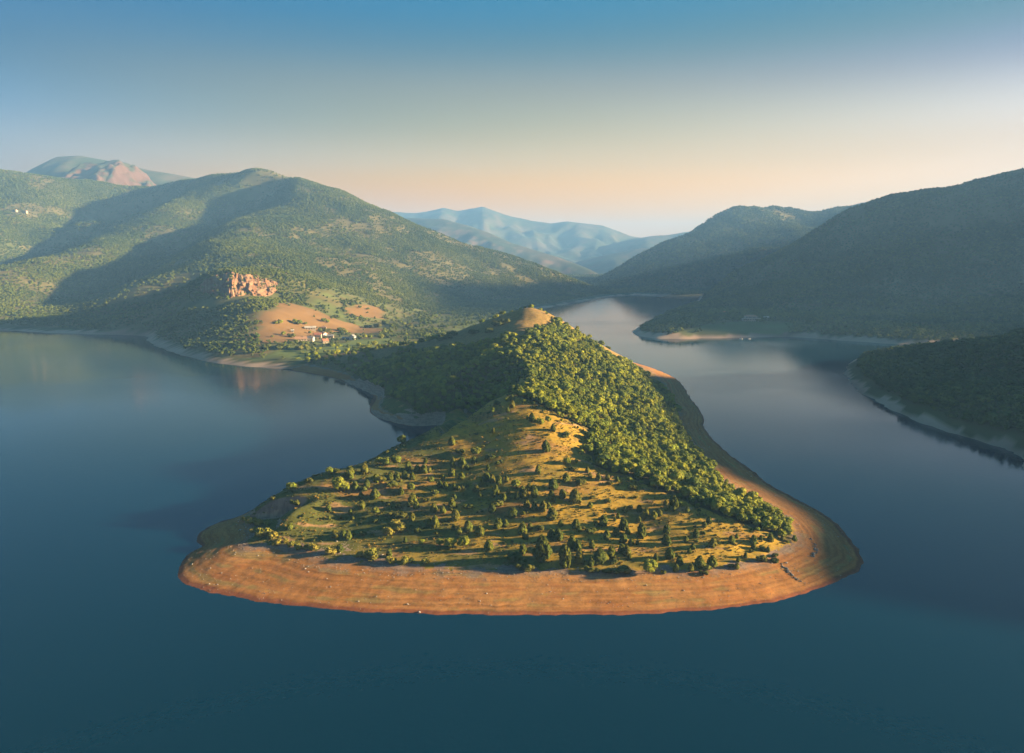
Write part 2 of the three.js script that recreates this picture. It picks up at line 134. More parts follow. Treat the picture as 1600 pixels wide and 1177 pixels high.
const farRightRidge = [[439.8,-6300.0,127.6],[719.3,-6350.0,182.2],[1057.3,-6400.0,264.9],[1233.1,-6450.0,288.1],[1383.5,-6500.0,300.5],[1648.6,-6550.0,340.9],[2004.8,-6600.0,342.6],[2599.0,-6650.0,316.0]];
const farLowRidge = [[377.9,-5400.0,47.3],[618.6,-5450.0,107.8],[910.9,-5500.0,164.5],[1160.0,-5550.0,193.4],[1462.2,-5600.0,213.3]];
const cliffBase = [[-535.7,-1135.0,8.2],[-508.4,-1125.0,18.2],[-483.5,-1110.0,25.4],[-462.1,-1100.0,32.1],[-442.0,-1092.0,38.5],[-424.5,-1088.0,46.5],[-418.0,-1092.0,51.0],[-411.7,-1112.0,54.7],[-403.7,-1132.0,59.4],[-395.3,-1158.0,65.1],[-387.5,-1185.0,70.1],[-384.9,-1210.0,71.1]];
const cliffTop = [[-537.8,-1150.0,18.9],[-522.3,-1165.0,42.3],[-506.4,-1165.0,63.8],[-486.5,-1160.0,83.3],[-467.6,-1160.0,92.3],[-451.2,-1160.0,94.3],[-441.1,-1165.0,91.2],[-430.6,-1175.0,88.9],[-418.6,-1182.0,88.7],[-407.7,-1192.0,85.4],[-397.7,-1205.0,79.7],[-390.5,-1228.0,72.6]];
const outcropBase = [[-401.4,-1235.0,72.3],[-394.3,-1240.0,73.2],[-387.5,-1250.0,73.9],[-381.2,-1262.0,74.5]];
const outcropTop = [[-408.5,-1262.0,82.2],[-401.6,-1262.0,87.7],[-394.0,-1270.0,88.6],[-388.5,-1280.0,81.7]];
const plantSpots = [[-59,-376.6,5.5,"b"],[-77,-451.7,2.5,"s"],[-95.8,-420.5,4.6,"b"],[-96.3,-405.7,3.7,"j"],[-92,-408.2,3.7,"b"],[-101.2,-403,4.4,"j"],[-85.7,-326.5,4.2,"b"],[-83.6,-330,2.4,"s"],[-75.7,-324.4,5.4,"j"],[-69.2,-328,5.4,"j"],[-74.2,-321.7,2.4,"b"],[-78.2,-312.9,7.5,"B"],[-74.8,-313.3,4.9,"B"],[-64.6,-340.7,3.7,"b"],[-60.9,-337.4,4.9,"b"],[-55.8,-338.5,5.3,"b"],[-49.7,-334.3,4.6,"j"],[-64.2,-360.4,2,"s"],[-45.2,-333.2,3.7,"j"],[-42.2,-341.3,3.1,"j"],[-41.8,-332.6,4.3,"j"],[-39.7,-333.2,3.1,"j"],[-30.7,-358.3,4.6,"j"],[-26.2,-349.5,3.2,"s"],[-17.8,-347.4,4.8,"b"],[-18.4,-340.1,3.4,"j"],[-28.8,-341.8,3.1,"j"],[-28.4,-336.8,3.7,"j"],[-24.2,-337.9,5,"j"],[-21.5,-334.3,3.1,"j"],[-28.5,-330,3.9,"j"],[-10.9,-340.9,2.8,"s"],[-5.8,-334.4,2.5,"s"],[-11.5,-331.3,3,"j"],[-62.6,-321.3,4.1,"j"],[-56.6,-324.1,3.6,"j"],[-53.8,-325.2,3.6,"j"],[-50.5,-327.2,3.6,"j"],[-60.4,-322.1,3,"s"],[-66.4,-317.6,3.5,"j"],[-71,-314.5,4.6,"j"],[-61.2,-309.9,4.6,"j"],[-67.4,-309.2,3.4,"j"],[-65.9,-302.9,3.9,"j"],[-67.8,-314.2,2.9,"s"],[-55.1,-318.1,3.2,"s"],[-50,-313.1,3.5,"j"],[-46.8,-326.4,3.6,"j"],[-45.7,-315.6,4.4,"b"],[-37.8,-323.1,3.6,"b"],[-32.4,-326.4,2.7,"j"],[-33.2,-319.2,3.5,"j"],[-30.4,-317.7,3.5,"j"],[-23.7,-326.3,3.6,"j"],[-26.3,-316.6,2.9,"j"],[-23.3,-315.9,2.9,"s"],[-16.2,-313.7,3.2,"j"],[-14,-317.5,3.2,"j"],[-14.3,-309.6,2.9,"j"],[-11.8,-321.3,4.4,"j"],[-9.1,-319.5,4.1,"j"],[-5.8,-317.5,4.1,"j"],[-2.3,-317.8,2.9,"j"],[1.7,-312,4.9,"b"],[-1.7,-307.3,3.1,"j"],[-6.9,-310.2,4,"j"],[-3.6,-303.9,3.6,"j"],[2.5,-304.4,2.8,"j"],[-7.7,-307.4,3.4,"j"],[-6.7,-299.7,3.3,"s"],[4.5,-307.9,4,"j"],[-80.2,-301.7,2.8,"j"],[-78.6,-296.1,1.9,"j"],[-74,-297.8,1.4,"j"],[-70.3,-299.9,2.5,"j"],[-68.5,-296.7,1.7,"j"],[-59,-298.8,3.9,"b"],[-58,-293.4,1.6,"s"],[-44.1,-305.7,5.1,"j"],[-41.7,-302.1,3.4,"j"],[-45.5,-303.5,2.2,"j"],[-33.7,-298.4,4.1,"j"],[-29.7,-296.9,3.3,"j"],[-26.3,-302.1,4.5,"j"],[-25.6,-308.5,2.8,"j"],[-37.4,-306.7,1.7,"s"],[-49.9,-302.8,2,"s"],[-54.6,-304.4,1.7,"s"],[-47.8,-296.2,2.7,"s"],[-52.6,-297.2,1.9,"s"],[-42.4,-293.1,3.5,"j"],[-32,-286.8,5.1,"j"],[-34.3,-288.4,3.2,"j"],[-23.8,-291.2,4.9,"j"],[-8.5,-296.4,4.4,"j"],[0,-293.1,4.1,"j"],[-19.2,-300.1,2.2,"s"],[-34.6,-312.9,2.3,"s"],[-47.5,-287.1,4.3,"y"],[-51.6,-284.2,3.7,"y"],[-18.2,-283.4,5,"j"],[-13,-279.8,4.7,"j"],[-5.8,-285.4,4.5,"j"],[-2.7,-286.6,3.5,"j"],[-24.3,-284.3,2.6,"j"],[-21.8,-281.5,3.1,"j"],[4.2,-281.1,4.7,"j"],[-67.1,-281.3,4.2,"j"],[-73.2,-282.6,2.4,"s"],[-69.7,-284.3,3.2,"j"],[-61.8,-284.6,1.9,"s"],[-38.8,-283.5,2.1,"s"],[-43,-276.2,2.3,"j"],[-36.1,-273.9,2.8,"b"],[-28.8,-273.2,3.1,"b"],[-24.3,-271,4.6,"b"],[-19,-271,5.3,"b"],[-9,-268.6,4.8,"j"],[-68,-270.4,3.3,"j"],[-71.3,-269.3,3,"y"],[-55.2,-264.4,4.5,"y"],[-47.7,-265.1,3.7,"j"],[-53.5,-263.3,3,"y"],[-59.2,-265.6,2.5,"y"],[-46.1,-260.3,2.9,"y"],[-40.6,-259.5,2.9,"y"],[-38.6,-260.4,2,"s"],[-33.1,-259.5,2.4,"y"],[12.2,-323.9,4.5,"j"],[24.6,-318.4,4.4,"j"],[26.6,-333.5,3.1,"b"],[31.5,-317.3,3.5,"s"],[36.2,-323.2,2.7,"j"],[39.9,-321.5,3.8,"j"],[44.2,-322.7,3,"j"],[48.6,-322.3,2.7,"j"],[44.9,-318.7,1.8,"s"],[54.8,-316.5,2.6,"s"],[35.5,-328.3,3,"j"],[29,-328.9,2.1,"s"],[1.7,-312.9,4,"b"],[18.4,-312.4,5.2,"j"],[7.5,-311.1,3.4,"j"],[9.9,-306.1,5.1,"j"],[5.6,-305,4.5,"j"],[2.2,-304.5,3.4,"j"],[17.4,-303.7,4.8,"j"],[22.3,-305.8,4.2,"j"],[27.5,-303.2,6.4,"j"],[35.4,-306.6,1.7,"s"],[41.6,-304.1,2,"s"],[33.8,-299.7,2.8,"j"],[49.9,-308.6,1.1,"s"],[55,-308.7,1.1,"s"],[0.8,-293,4.1,"j"],[5.5,-294.3,2.2,"s"],[6.3,-298.3,3.9,"j"],[9.6,-296.4,4.4,"j"],[13.4,-296,4.7,"j"],[15.7,-297.8,2.8,"j"],[17,-290.7,5.4,"j"],[48.9,-298.3,3,"j"],[51.6,-301.2,1.7,"s"],[55,-298.3,3.3,"j"],[57.7,-296.4,3.3,"j"],[55.9,-293.9,3.3,"j"],[60.4,-293.3,3.5,"j"],[63.2,-294.9,3,"j"],[69.7,-298.9,7.7,"T"],[67.2,-302.9,2.5,"j"],[75.3,-296.8,2.5,"j"],[80.1,-300.7,2.2,"j"],[82.2,-287.4,3.2,"j"],[79.5,-284.2,2.6,"j"],[20.2,-285.9,2.7,"j"],[26.4,-284.3,4.2,"j"],[27.5,-281.4,2.9,"j"],[31.9,-281,2.4,"s"],[35.1,-285.9,2.1,"j"],[38.1,-286.5,4.8,"j"],[43.4,-290.6,1.9,"j"],[45.1,-293,2.4,"j"],[46.3,-284.7,5,"j"],[53.6,-291.3,2.7,"j"],[52.5,-278.8,7.3,"T"],[63.5,-281.7,3.7,"j"],[47.3,-280.7,2.9,"j"],[42.4,-279.4,3.6,"j"],[38.1,-276,4.1,"j"],[4.5,-282.1,4.7,"j"],[7.4,-284.1,2.9,"j"],[5.4,-277.4,3.6,"j"],[11.1,-283.3,2.4,"s"],[74.3,-276.8,3.6,"j"],[77.8,-279.4,1.3,"s"],[79.1,-269.6,4,"j"],[69.5,-273.7,2.6,"j"],[73.2,-273.2,1.3,"s"],[61.3,-272.5,4.6,"j"],[70.8,-267.7,2.8,"j"],[68.6,-264.6,2.2,"j"],[60.3,-261.5,4.4,"j"],[49.9,-272.5,2.3,"j"],[47.3,-272.5,2.8,"j"],[44.4,-273.8,4.1,"j"],[11.5,-260.9,11.5,"T"],[19.9,-256,9.9,"T"],[16,-277.2,4.1,"j"],[18.5,-275,4.9,"j"],[23.6,-268.8,5.5,"j"],[25.4,-266.8,4.5,"j"],[25.6,-257.8,5.3,"j"],[31.4,-269.1,3.5,"j"],[33.2,-258.5,5.8,"j"],[31.8,-257.1,2.9,"j"],[35,-259.4,3.9,"j"],[38.1,-262.3,4.7,"j"],[39.6,-260.9,1.5,"s"],[42.7,-265.6,4,"j"],[44.2,-263.6,4.2,"j"],[45,-260.8,2.4,"j"],[4.2,-265.9,4,"j"],[29.8,-256.5,3.9,"j"],[38.7,-258,1.9,"s"],[51.1,-251.9,6.2,"b"],[63.3,-257.6,3.6,"j"],[61,-253.6,2.9,"j"],[66.5,-253.6,2.9,"j"],[70.4,-255.8,4.8,"j"],[75.6,-257.5,4.3,"j"],[54.8,-260,2.9,"j"],[72.7,-254.8,2.4,"y"],[2.9,-255.1,3.4,"s"],[5.7,-254.3,2.9,"s"],[1,-260.1,3.9,"s"],[35,-251.6,2.4,"s"],[40.2,-251.7,3.3,"s"],[28.5,-252.5,2.4,"s"],[31.3,-252.5,1.9,"s"],[55.9,-252,1.4,"s"],[70.9,-251.5,1.9,"s"],[87.2,-272.4,3.3,"j"],[90.3,-276,2.1,"j"],[96.4,-273.7,3.7,"j"],[100.3,-276.4,2.1,"j"],[104.4,-277.3,3.7,"j"],[110.5,-280.3,2.2,"j"],[95.5,-270.8,2.4,"j"],[99.2,-270.9,1.8,"s"],[100.9,-269.8,2.4,"j"],[90,-263.8,2.6,"j"],[86.4,-260.8,2.3,"j"],[84.5,-256.1,2.6,"j"],[82.4,-256.7,1.7,"s"],[102.6,-266.9,1.5,"s"],[95.7,-262.4,2.9,"s"],[101.2,-262.9,2,"s"],[0,-395.3,3.6,"j"],[0.3,-385.6,4.2,"j"],[-2.4,-381,3.1,"j"],[-10.4,-384.6,3.5,"b"],[-2.9,-395,3.6,"b"],[-8.6,-394.9,2.9,"s"],[-9.6,-363.9,2.6,"j"],[5.6,-361.7,1.3,"s"],[10.4,-369.7,4.7,"j"],[8.1,-371.6,2.4,"j"],[14.3,-366,4.6,"b"],[18.8,-369.8,4,"b"],[21.1,-362.3,4,"j"],[16.6,-343.8,6.6,"J"],[-18.6,-364.5,1.7,"s"],[26.3,-334,3.7,"b"],[27.9,-360.3,2.6,"s"],[-123.4,-346.3,3.8,"s"],[-107,-309.9,1.7,"s"],[-100,-314.5,4.1,"b"],[-99.4,-319.5,2.4,"s"],[-93.4,-320.2,2.7,"s"],[-96.5,-307.1,2.8,"s"],[-92.9,-287.7,3.5,"j"],[-126.2,-332.6,1.8,"s"],[-128.8,-328,2.4,"s"],[-118.1,-305.9,2.8,"y"],[-114.3,-301.7,3.4,"y"],[-110,-298.2,3.3,"y"],[-109.9,-292.2,2.2,"y"],[-103.4,-284.6,4.2,"y"],[-105.6,-297.7,2.2,"y"],[-98.9,-282.3,3.2,"y"],[-95.1,-278.2,3.1,"y"],[-92.2,-279.1,2.1,"y"],[-89.3,-276.3,2.6,"y"],[-85.5,-274.1,2.6,"y"],[-81.9,-273.7,2.6,"y"],[-79,-272.8,3.1,"y"]];   // [x, z, height, kind]
const forestLit = [[0,-406.4],[11,-468.8],[5.9,-551.2],[8.4,-630.2],[37.1,-674.1],[40.8,-698.5],[22.6,-710.6],[44.6,-699.2],[75.9,-710.7],[118.2,-659.4],[147.1,-621.1],[135.5,-547],[115.3,-445.7],[106.7,-375.1],[110.1,-341.1],[118.4,-309.2],[116.3,-281.4],[113,-278.9],[94.4,-290.5],[74.5,-310.3],[55.8,-328.3],[39.8,-334.2],[36.9,-355.1],[42.7,-376],[27.3,-377.1],[14.1,-389.8]];
const forestShade = [[0,-448.7],[-28.5,-525.2],[-50.7,-508.4],[-66.5,-506.2],[-99.9,-568],[-140.2,-655.4],[-158.5,-692.7],[-150.6,-706.5],[-112.4,-699.5],[-58.4,-654.9],[-22.2,-623.4],[3.4,-633.1],[6.4,-551.3]];
const meadowTop = [[-60.3,-676.7],[-25.4,-715.9],[18.7,-704.6],[36.7,-691.5],[29.5,-664.2],[3.4,-637.1],[-22.4,-627.7]];
const fieldGold = [[-361.6,-1154.8],[-333.7,-1163.2],[-280.9,-1133.3],[-245.1,-1151.6],[-193.8,-1119.6],[-190.6,-1073],[-224.5,-1052.8],[-259.7,-1044.6],[-257.3,-964.2],[-278.7,-894.4],[-314,-881.6],[-353.7,-1012.5],[-338.4,-1034.7]];
const fieldGold2 = [[-292.9,-1205.3],[-251.9,-1359.1],[-226.1,-1297.7],[-245.8,-1217.3]];
const fieldGreen = [[-286.7,-850.2],[-260.5,-885.9],[-232.5,-869.3],[-222.9,-909.8],[-208.8,-978.2],[-166.2,-993.8],[-156.6,-896.7],[-183.5,-806],[-208.5,-790.9],[-244.9,-794.2]];
const slopeBrown = [[-520.2,-1029.4],[-449,-1011.6],[-368.7,-1003.8],[-322.3,-901.3],[-287.3,-847.3],[-285.1,-797],[-348.6,-830.1],[-432,-914.2]];
const villaField = [[236.7,-1065.8],[311.6,-1134.1],[372.2,-1167.2],[449.3,-1165.9],[429.5,-1086.6],[343.6,-1073.8],[263.5,-1058.6]];
const scarBrown = [[-301.1,-2030.2],[-204.6,-2131.9],[-117.8,-2068],[-134.2,-1909.4],[-259.3,-1848.3]];
const cragBrown = [[-754.8,-1378.7],[-688.8,-1408.5],[-527.6,-1126.5],[-604.5,-1136.8],[-710,-1177.2],[-770.9,-1174.2],[-808.4,-1364.4]];
const houses = [[-283.4,-1013.6],[-269.2,-916.6],[-260,-927.6],[-264.8,-982.9],[-262.3,-996.7],[-241.7,-929.5],[-250.6,-992.4],[-215.1,-970.9],[-224,-972.3],[-295.9,-971.4],[-270.8,-1038],[387.4,-1175.7],[423,-1203.3],[381.4,-1294.8],[-1645.2,-2456.1],[-1618.5,-2463.2]];
const villageTrees = [[-278.3,-991.1],[-247.4,-1051.2],[-318.6,-990],[-322.1,-984.5],[-300,-1016.2],[-305,-1015.1],[-270.8,-1016.4],[-241.2,-1044.4],[-255.8,-1183.5],[-227,-1137.4],[-250.2,-1047.6],[-265.1,-1025.9],[-243.6,-853.4],[-254.9,-866],[-231.3,-836],[-184.8,-771.7],[-178.5,-771.4],[-171.9,-770],[-194.6,-777.8],[-178.9,-857.2],[-174.6,-870.5],[-172.6,-900.9],[-185.5,-1043.9],[-177.3,-976.8],[-192.5,-974.6],[-201.4,-984.7],[-207,-977.7],[-279.2,-1068],[-273.5,-1071.3],[-277.2,-863.6],[-269.4,-863.3],[-295.2,-860.2],[-285.7,-931.3],[-296.8,-935.3],[-208.3,-1192.8],[-211.8,-1137],[-278.9,-1145.7],[-202.9,-1272.7],[-161.5,-1137.8],[-175.6,-1178.9]];
const boats = [[333.6,-1047.4],[345.7,-1047.4]];
const stonesA = [[103.6,-261.6],[103.8,-259.6],[104.3,-257.5],[104.5,-255],[105.6,-253.3],[106.3,-251.4]];
const stonesB = [[124.9,-287],[124.2,-281.9],[123,-277.1],[120.8,-272.9],[118.8,-270.1]];
const rocks = [[-31.6,-229.7],[105.7,-262.7],[108.3,-257.8],[138.5,-285.2],[130,-488.4],[-81.1,-238],[-9,-239.5],[95.9,-252.3],[-53.6,-236],[-104.8,-253],[17.9,-236.5],[48.4,-244.5],[-125,-266.6],[-23.4,-248.7],[9.5,-251.5]];
const summitTrees = [[-48.8,-1280.1],[-57.2,-714.5],[-15.4,-694.4],[-6.1,-685.2],[-10.3,-681.8],[-62.7,-705],[-70.5,-707.6],[-20.8,-667.5],[-36.8,-690.8]];
// ---------------------------------------------------------------- land: height functions
// a land is a smooth plate through surveyed heights, cut to its shoreline, with relief added
function land({ box: [x0, x1, z0, z1], step, coarse, ctrl, scale, stiff, shore, bank, relief, ledge = [0.25, 1] }) {
  const poly = rounded(shore, 2), p = plate(ctrl, scale, stiff);
  const base = new Grid(x0 - 2 * coarse, x1 + 2 * coarse, z0 - 2 * coarse, z1 + 2 * coarse, coarse, p);
  const dist = new Grid(x0, x1, z0, z1, step * 2, (x, z) => signedDistance(poly, x, z));
  const full = new Grid(x0, x1, z0, z1, step, (x, z) => {
    const w = relief.wobble ?? 0, s = dist.at(x, z) + w * fbm(x / (w * 6 + 1), z / (w * 6 + 1), 3);
    if (s < 0) return Math.max(-9, s * 0.35 - 0.02);
    const h = base.cubic(x, z);
    return relief.add(x, z, softMin(Math.max(h, 0.25, ledge[0] * (1 - Math.exp(-s / ledge[1]))), bank(s, x, z), 2.5), s, h);
  });
  return { full, dist, height: (x, z) => full.at(x, z) };
}
const slopeOf = (g, x, z, e) => { const dx = (g.at(x + e, z) - g.at(x - e, z)) / (2 * e), dz = (g.at(x, z + e) - g.at(x, z - e)) / (2 * e); return [dx, dz]; };

const peninsula = land({
  box: [-262, 200, -980, -200], step: 1, coarse: 6, ctrl: penCtrl, scale: 200, stiff: 2e-4, shore: penShore,
  bank: (s, x, z) => {                                   // gentle beach in front and on the right, steep bank on the left
    const steep = smooth(-20, -70, x) * smooth(-302, -318, z) + smooth(90, 20, x) * smooth(-780, -820, z);
    return Math.max(s < 30 ? s * 0.19 + 0.1 * Math.min(s, 2.5) : 5.9 + (s - 30) * 0.9, steep * s * 1.5);
  },
  relief: { wobble: 1.6, add: (x, z, h, s) => {
    const beach = 1 - smooth(4.2, 6, h);
    // wave-cut steps on the drawn-down shore, turf humps above it
    const step = h / 0.55 + 0.8 * noise(x / 34, z / 34) + 0.2 * noise(x / 8, z / 8);
    const cut = 0.07 * (smooth(0.6, 0.95, step - Math.floor(step)) - 0.5) * smooth(0.5, 3, s);
    return h + beach * cut + (1 - beach) * (0.9 * fbm(x / 38, z / 38, 3) + 0.25 * fbm(x / 7, z / 7, 3)) + beach * 0.13 * fbm(x / 3.7, z / 3.7, 2);
  } },
});
const hillRelief = (amount, size, gully) => (x, z, h, s) => {
  const k = smooth(6, 90, h) * amount;
  return h + k * (fbm(x / size, z / size, 4) + gully * (ridged(x / (size * 1.3) + 0.3 * noise(x / 300, z / 300), z / (size * 1.3), 3) - 0.2)) + smooth(0, 8, s) * 0.8 * fbm(x / 30, z / 30, 3);
};
// limestone cliff on the spur above the village: a stepped face let into the hillside
const mainRelief = hillRelief(16, 260, 0.7);
const mainland = land({
  box: [-3000, 480, -3300, -760], step: 9, coarse: 36, ctrl: mainCtrl, scale: 1000, stiff: 2e-5, shore: mainShore, ledge: [8, 30],
  bank: (s) => s < 12 ? s * 0.5 : 6 + (s - 12) * 0.9,
  relief: { wobble: 7, add: mainRelief },
});
const rightMountain = land({
  box: [180, 2850, -2700, -760], step: 9, coarse: 36, ctrl: rightCtrl, scale: 800, stiff: 2e-5, shore: rightShore, ledge: [17, 40],
  bank: (s) => s < 12 ? s * 0.45 : 5.4 + (s - 12) * 0.9,
  relief: { wobble: 6, add: hillRelief(20, 240, 1.2) },
});
const farRightHill = land({
  box: [80, 2400, -4100, -2120], step: 13, coarse: 45, ctrl: farRightCtrl, scale: 1000, stiff: 2e-5, shore: farRightShore, ledge: [10, 60],
  bank: (s) => s < 30 ? s * 0.25 : 7.5 + (s - 30) * 0.9,
  relief: { wobble: 6, add: hillRelief(18, 320, 0.9) },
});
const nearBank = land({
  box: [255, 880, -850, -125], step: 4, coarse: 12, ctrl: bankCtrl, scale: 300, stiff: 1e-4, shore: bankShore, ledge: [18, 24],
  bank: (s) => s < 9 ? s * 0.7 : 6.3 + (s - 9) * 1.1,
  relief: { wobble: 4, add: (x, z, h, s) => h + smooth(4, 14, h) * (2.2 * fbm(x / 70, z / 70, 4)) + smooth(0, 5, s) * 0.5 * fbm(x / 9, z / 9, 3) },
});
// far ridges: a crest line with falling flanks cut by side valleys
function ridge(crest, { back, front, step, slope, relief, size, ends = 900, crags = 0 }) {
  const x0 = Math.min(...crest.map((p) => p[0])) - ends * 0.3, x1 = Math.max(...crest.map((p) => p[0])) + ends * 0.3;
  const z0 = Math.min(...crest.map((p) => p[1])) - back, z1 = Math.max(...crest.map((p) => p[1])) + front;
  const full = new Grid(x0, x1, z0, z1, step, (x, z) => {
    let k = 0; while (k < crest.length - 2 && x > crest[k + 1][0]) k++;
    const a = crest[k], b = crest[k + 1], t = Math.min(1.5, Math.max(-1.5, (x - a[0]) / (b[0] - a[0]))), zc = mix(a[1], b[1], t), hc = mix(a[2], b[2], Math.min(1, Math.max(0, t))) - (t > 1 ? (t - 1) * 80 : t < 0 ? -t * 80 : 0);
    const d = Math.abs(z - zc), spur = -relief * smooth(10, 420, d) * (0.75 - ridged(x / size + 0.4 * noise(x / 500, z / 400), z / (size * 2.2), 4) - 0.35 * fbm(x / (size * 0.5), z / (size * 0.5), 3));
    const rough = crags ? crags * (ridged(x / 62, z / 90, 4) - 0.25) + crags * 0.5 * Math.round(1.5 * noise(x / 75 + 3, z / 75)) : 0;
    return Math.max(-4, rough + hc - slope * (Math.sqrt(d * d + 8100) - 90) * (0.85 + 0.15 * Math.min(1, d / 800)) + spur + 3 * fbm(x / 160, z / 160, 3) * Math.min(1, step / 16));
  });
  return { full, height: (x, z) => full.at(x, z), crest };
}
const ridges = {
  farLeft: ridge(farLeftPeak, { back: 300, front: 900, step: 18, slope: 0.42, relief: 120, size: 500 }),
  crag: ridge(farCrag, { back: 200, front: 700, step: 9, slope: 0.62, relief: 110, size: 150, ends: 120, crags: 30 }),
  farCentre: ridge(farCentreRidge, { back: 300, front: 1900, step: 26, slope: 0.32, relief: 140, size: 620 }),
  farMiddle: ridge(farMiddleRidge, { back: 300, front: 1300, step: 18, slope: 0.36, relief: 80, size: 330 }),
  farRight: ridge(farRightRidge, { back: 300, front: 1200, step: 22, slope: 0.3, relief: 100, size: 420 }),
  farLow: ridge(farLowRidge, { back: 300, front: 1300, step: 22, slope: 0.28, relief: 60, size: 320 }),
};
// ---------------------------------------------------------------- land: meshes
const landWords = {
  peninsula: ['grassy and wooded peninsula ringed by a bare orange beach', 'peninsula'], mainland: ['broad wooded mountain with village and fields on the left', 'mountain'],
  right_mountain: ['dark wooded mountain rising from the right shore', 'mountain'], second_right_hill: ['hazy wooded hill behind the right mountain', 'hill'], near_bank: ['dark wooded bank at the right edge', 'bank'],
  far_left_peak: ['flat-topped blue mountain behind the left mountain', 'mountain'], far_crag: ['reddish rocky crag in front of the far left peak', 'crag'], far_centre_ridge: ['palest farthest ridge in the middle of the skyline', 'ridge'],
  far_middle_ridge: ['darker ridge running down behind the left mountain', 'ridge'], far_right_ridge: ['far pale ridge beside the second right hill', 'ridge'], far_low_ridge: ['low hazy ridge at the end of the valley', 'ridge'],
};
function landMesh(name, g, material, color, { below = -3, uv = 1 } = {}) {
  const n = g.nx * g.nz, pos = new Float32Array(n * 3), col = color ? new Float32Array(n * 3) : null, uvs = new Float32Array(n * 2), index = [], used = new Int32Array(n).fill(-1);
  for (let j = 0; j + 1 < g.nz; j++) for (let i = 0; i + 1 < g.nx; i++) {
    const a = j * g.nx + i, b = a + 1, c = a + g.nx, d = c + 1;
    if (Math.max(g.v[a], g.v[b], g.v[c], g.v[d]) < below) continue;
    index.push(a, c, b, b, c, d); used[a] = used[b] = used[c] = used[d] = 0;
  }
  let m = 0; const e = g.step;
  for (let p = 0; p < n; p++) if (!used[p]) {
    const i = p % g.nx, j = (p - i) / g.nx, x = g.x0 + i * e, z = g.z0 + j * e, h = g.v[p];
    pos.set([x, h, z], m * 3); uvs.set([x / uv, z / uv], m * 2);
    if (col) { const [sx, sz] = slopeOf(g, x, z, e); col.set(color(x, z, h, Math.hypot(sx, sz), sx, sz), m * 3); }
    used[p] = m++;
  }
  const geo = new THREE.BufferGeometry();
  geo.setAttribute('position', new THREE.BufferAttribute(pos.slice(0, m * 3), 3));
  geo.setAttribute('uv', new THREE.BufferAttribute(uvs.slice(0, m * 2), 2));
  if (col) geo.setAttribute('color', new THREE.BufferAttribute(col.slice(0, m * 3), 3));
  geo.setIndex(new THREE.BufferAttribute(Uint32Array.from(index, (k) => used[k]), 1));
  geo.computeVertexNormals();
  const mesh = new THREE.Mesh(geo, material);
  mesh.name = name; mesh.castShadow = mesh.receiveShadow = true; mesh.userData = { kind: 'structure', label: landWords[name][0], category: landWords[name][1] };
  scene.add(mesh);
  return mesh;
}
const C3 = (r, g, b) => [r, g, b], lerp3 = (a, b, t) => [mix(a[0], b[0], t), mix(a[1], b[1], t), mix(a[2], b[2], t)];
const groundMaterial = new THREE.MeshPhysicalMaterial({ vertexColors: true, roughness: 1, specularIntensity: 0.25 });
// ---------------------------------------------------------------- surfaces
const forestLitPoly = rounded(forestLit, 1), forestShadePoly = rounded(forestShade, 1);
function woodAt(x, z) {                                  // 0 open ground .. 1 closed wood on the peninsula
  if (z > -250 || z < -900) return 0;
  if (inside(forestLitPoly, x, z) || inside(forestShadePoly, x, z)) return 1;
  return 0;
}
const SAND = C3(0.3, 0.132, 0.039), SAND_PALE = C3(0.335, 0.165, 0.056), SAND_RED = C3(0.27, 0.1, 0.032), ALGAE = C3(0.21, 0.17, 0.06), SHINGLE = C3(0.20, 0.15, 0.12), CLAY_WET = C3(0.2, 0.07, 0.032);
const STRAW = C3(0.33, 0.21, 0.03), TURF = C3(0.095, 0.1, 0.022), RUST = C3(0.25, 0.13, 0.045), BARE = C3(0.34, 0.2, 0.1), LITTER = C3(0.11, 0.09, 0.03), ROCK = C3(0.24, 0.19, 0.15);
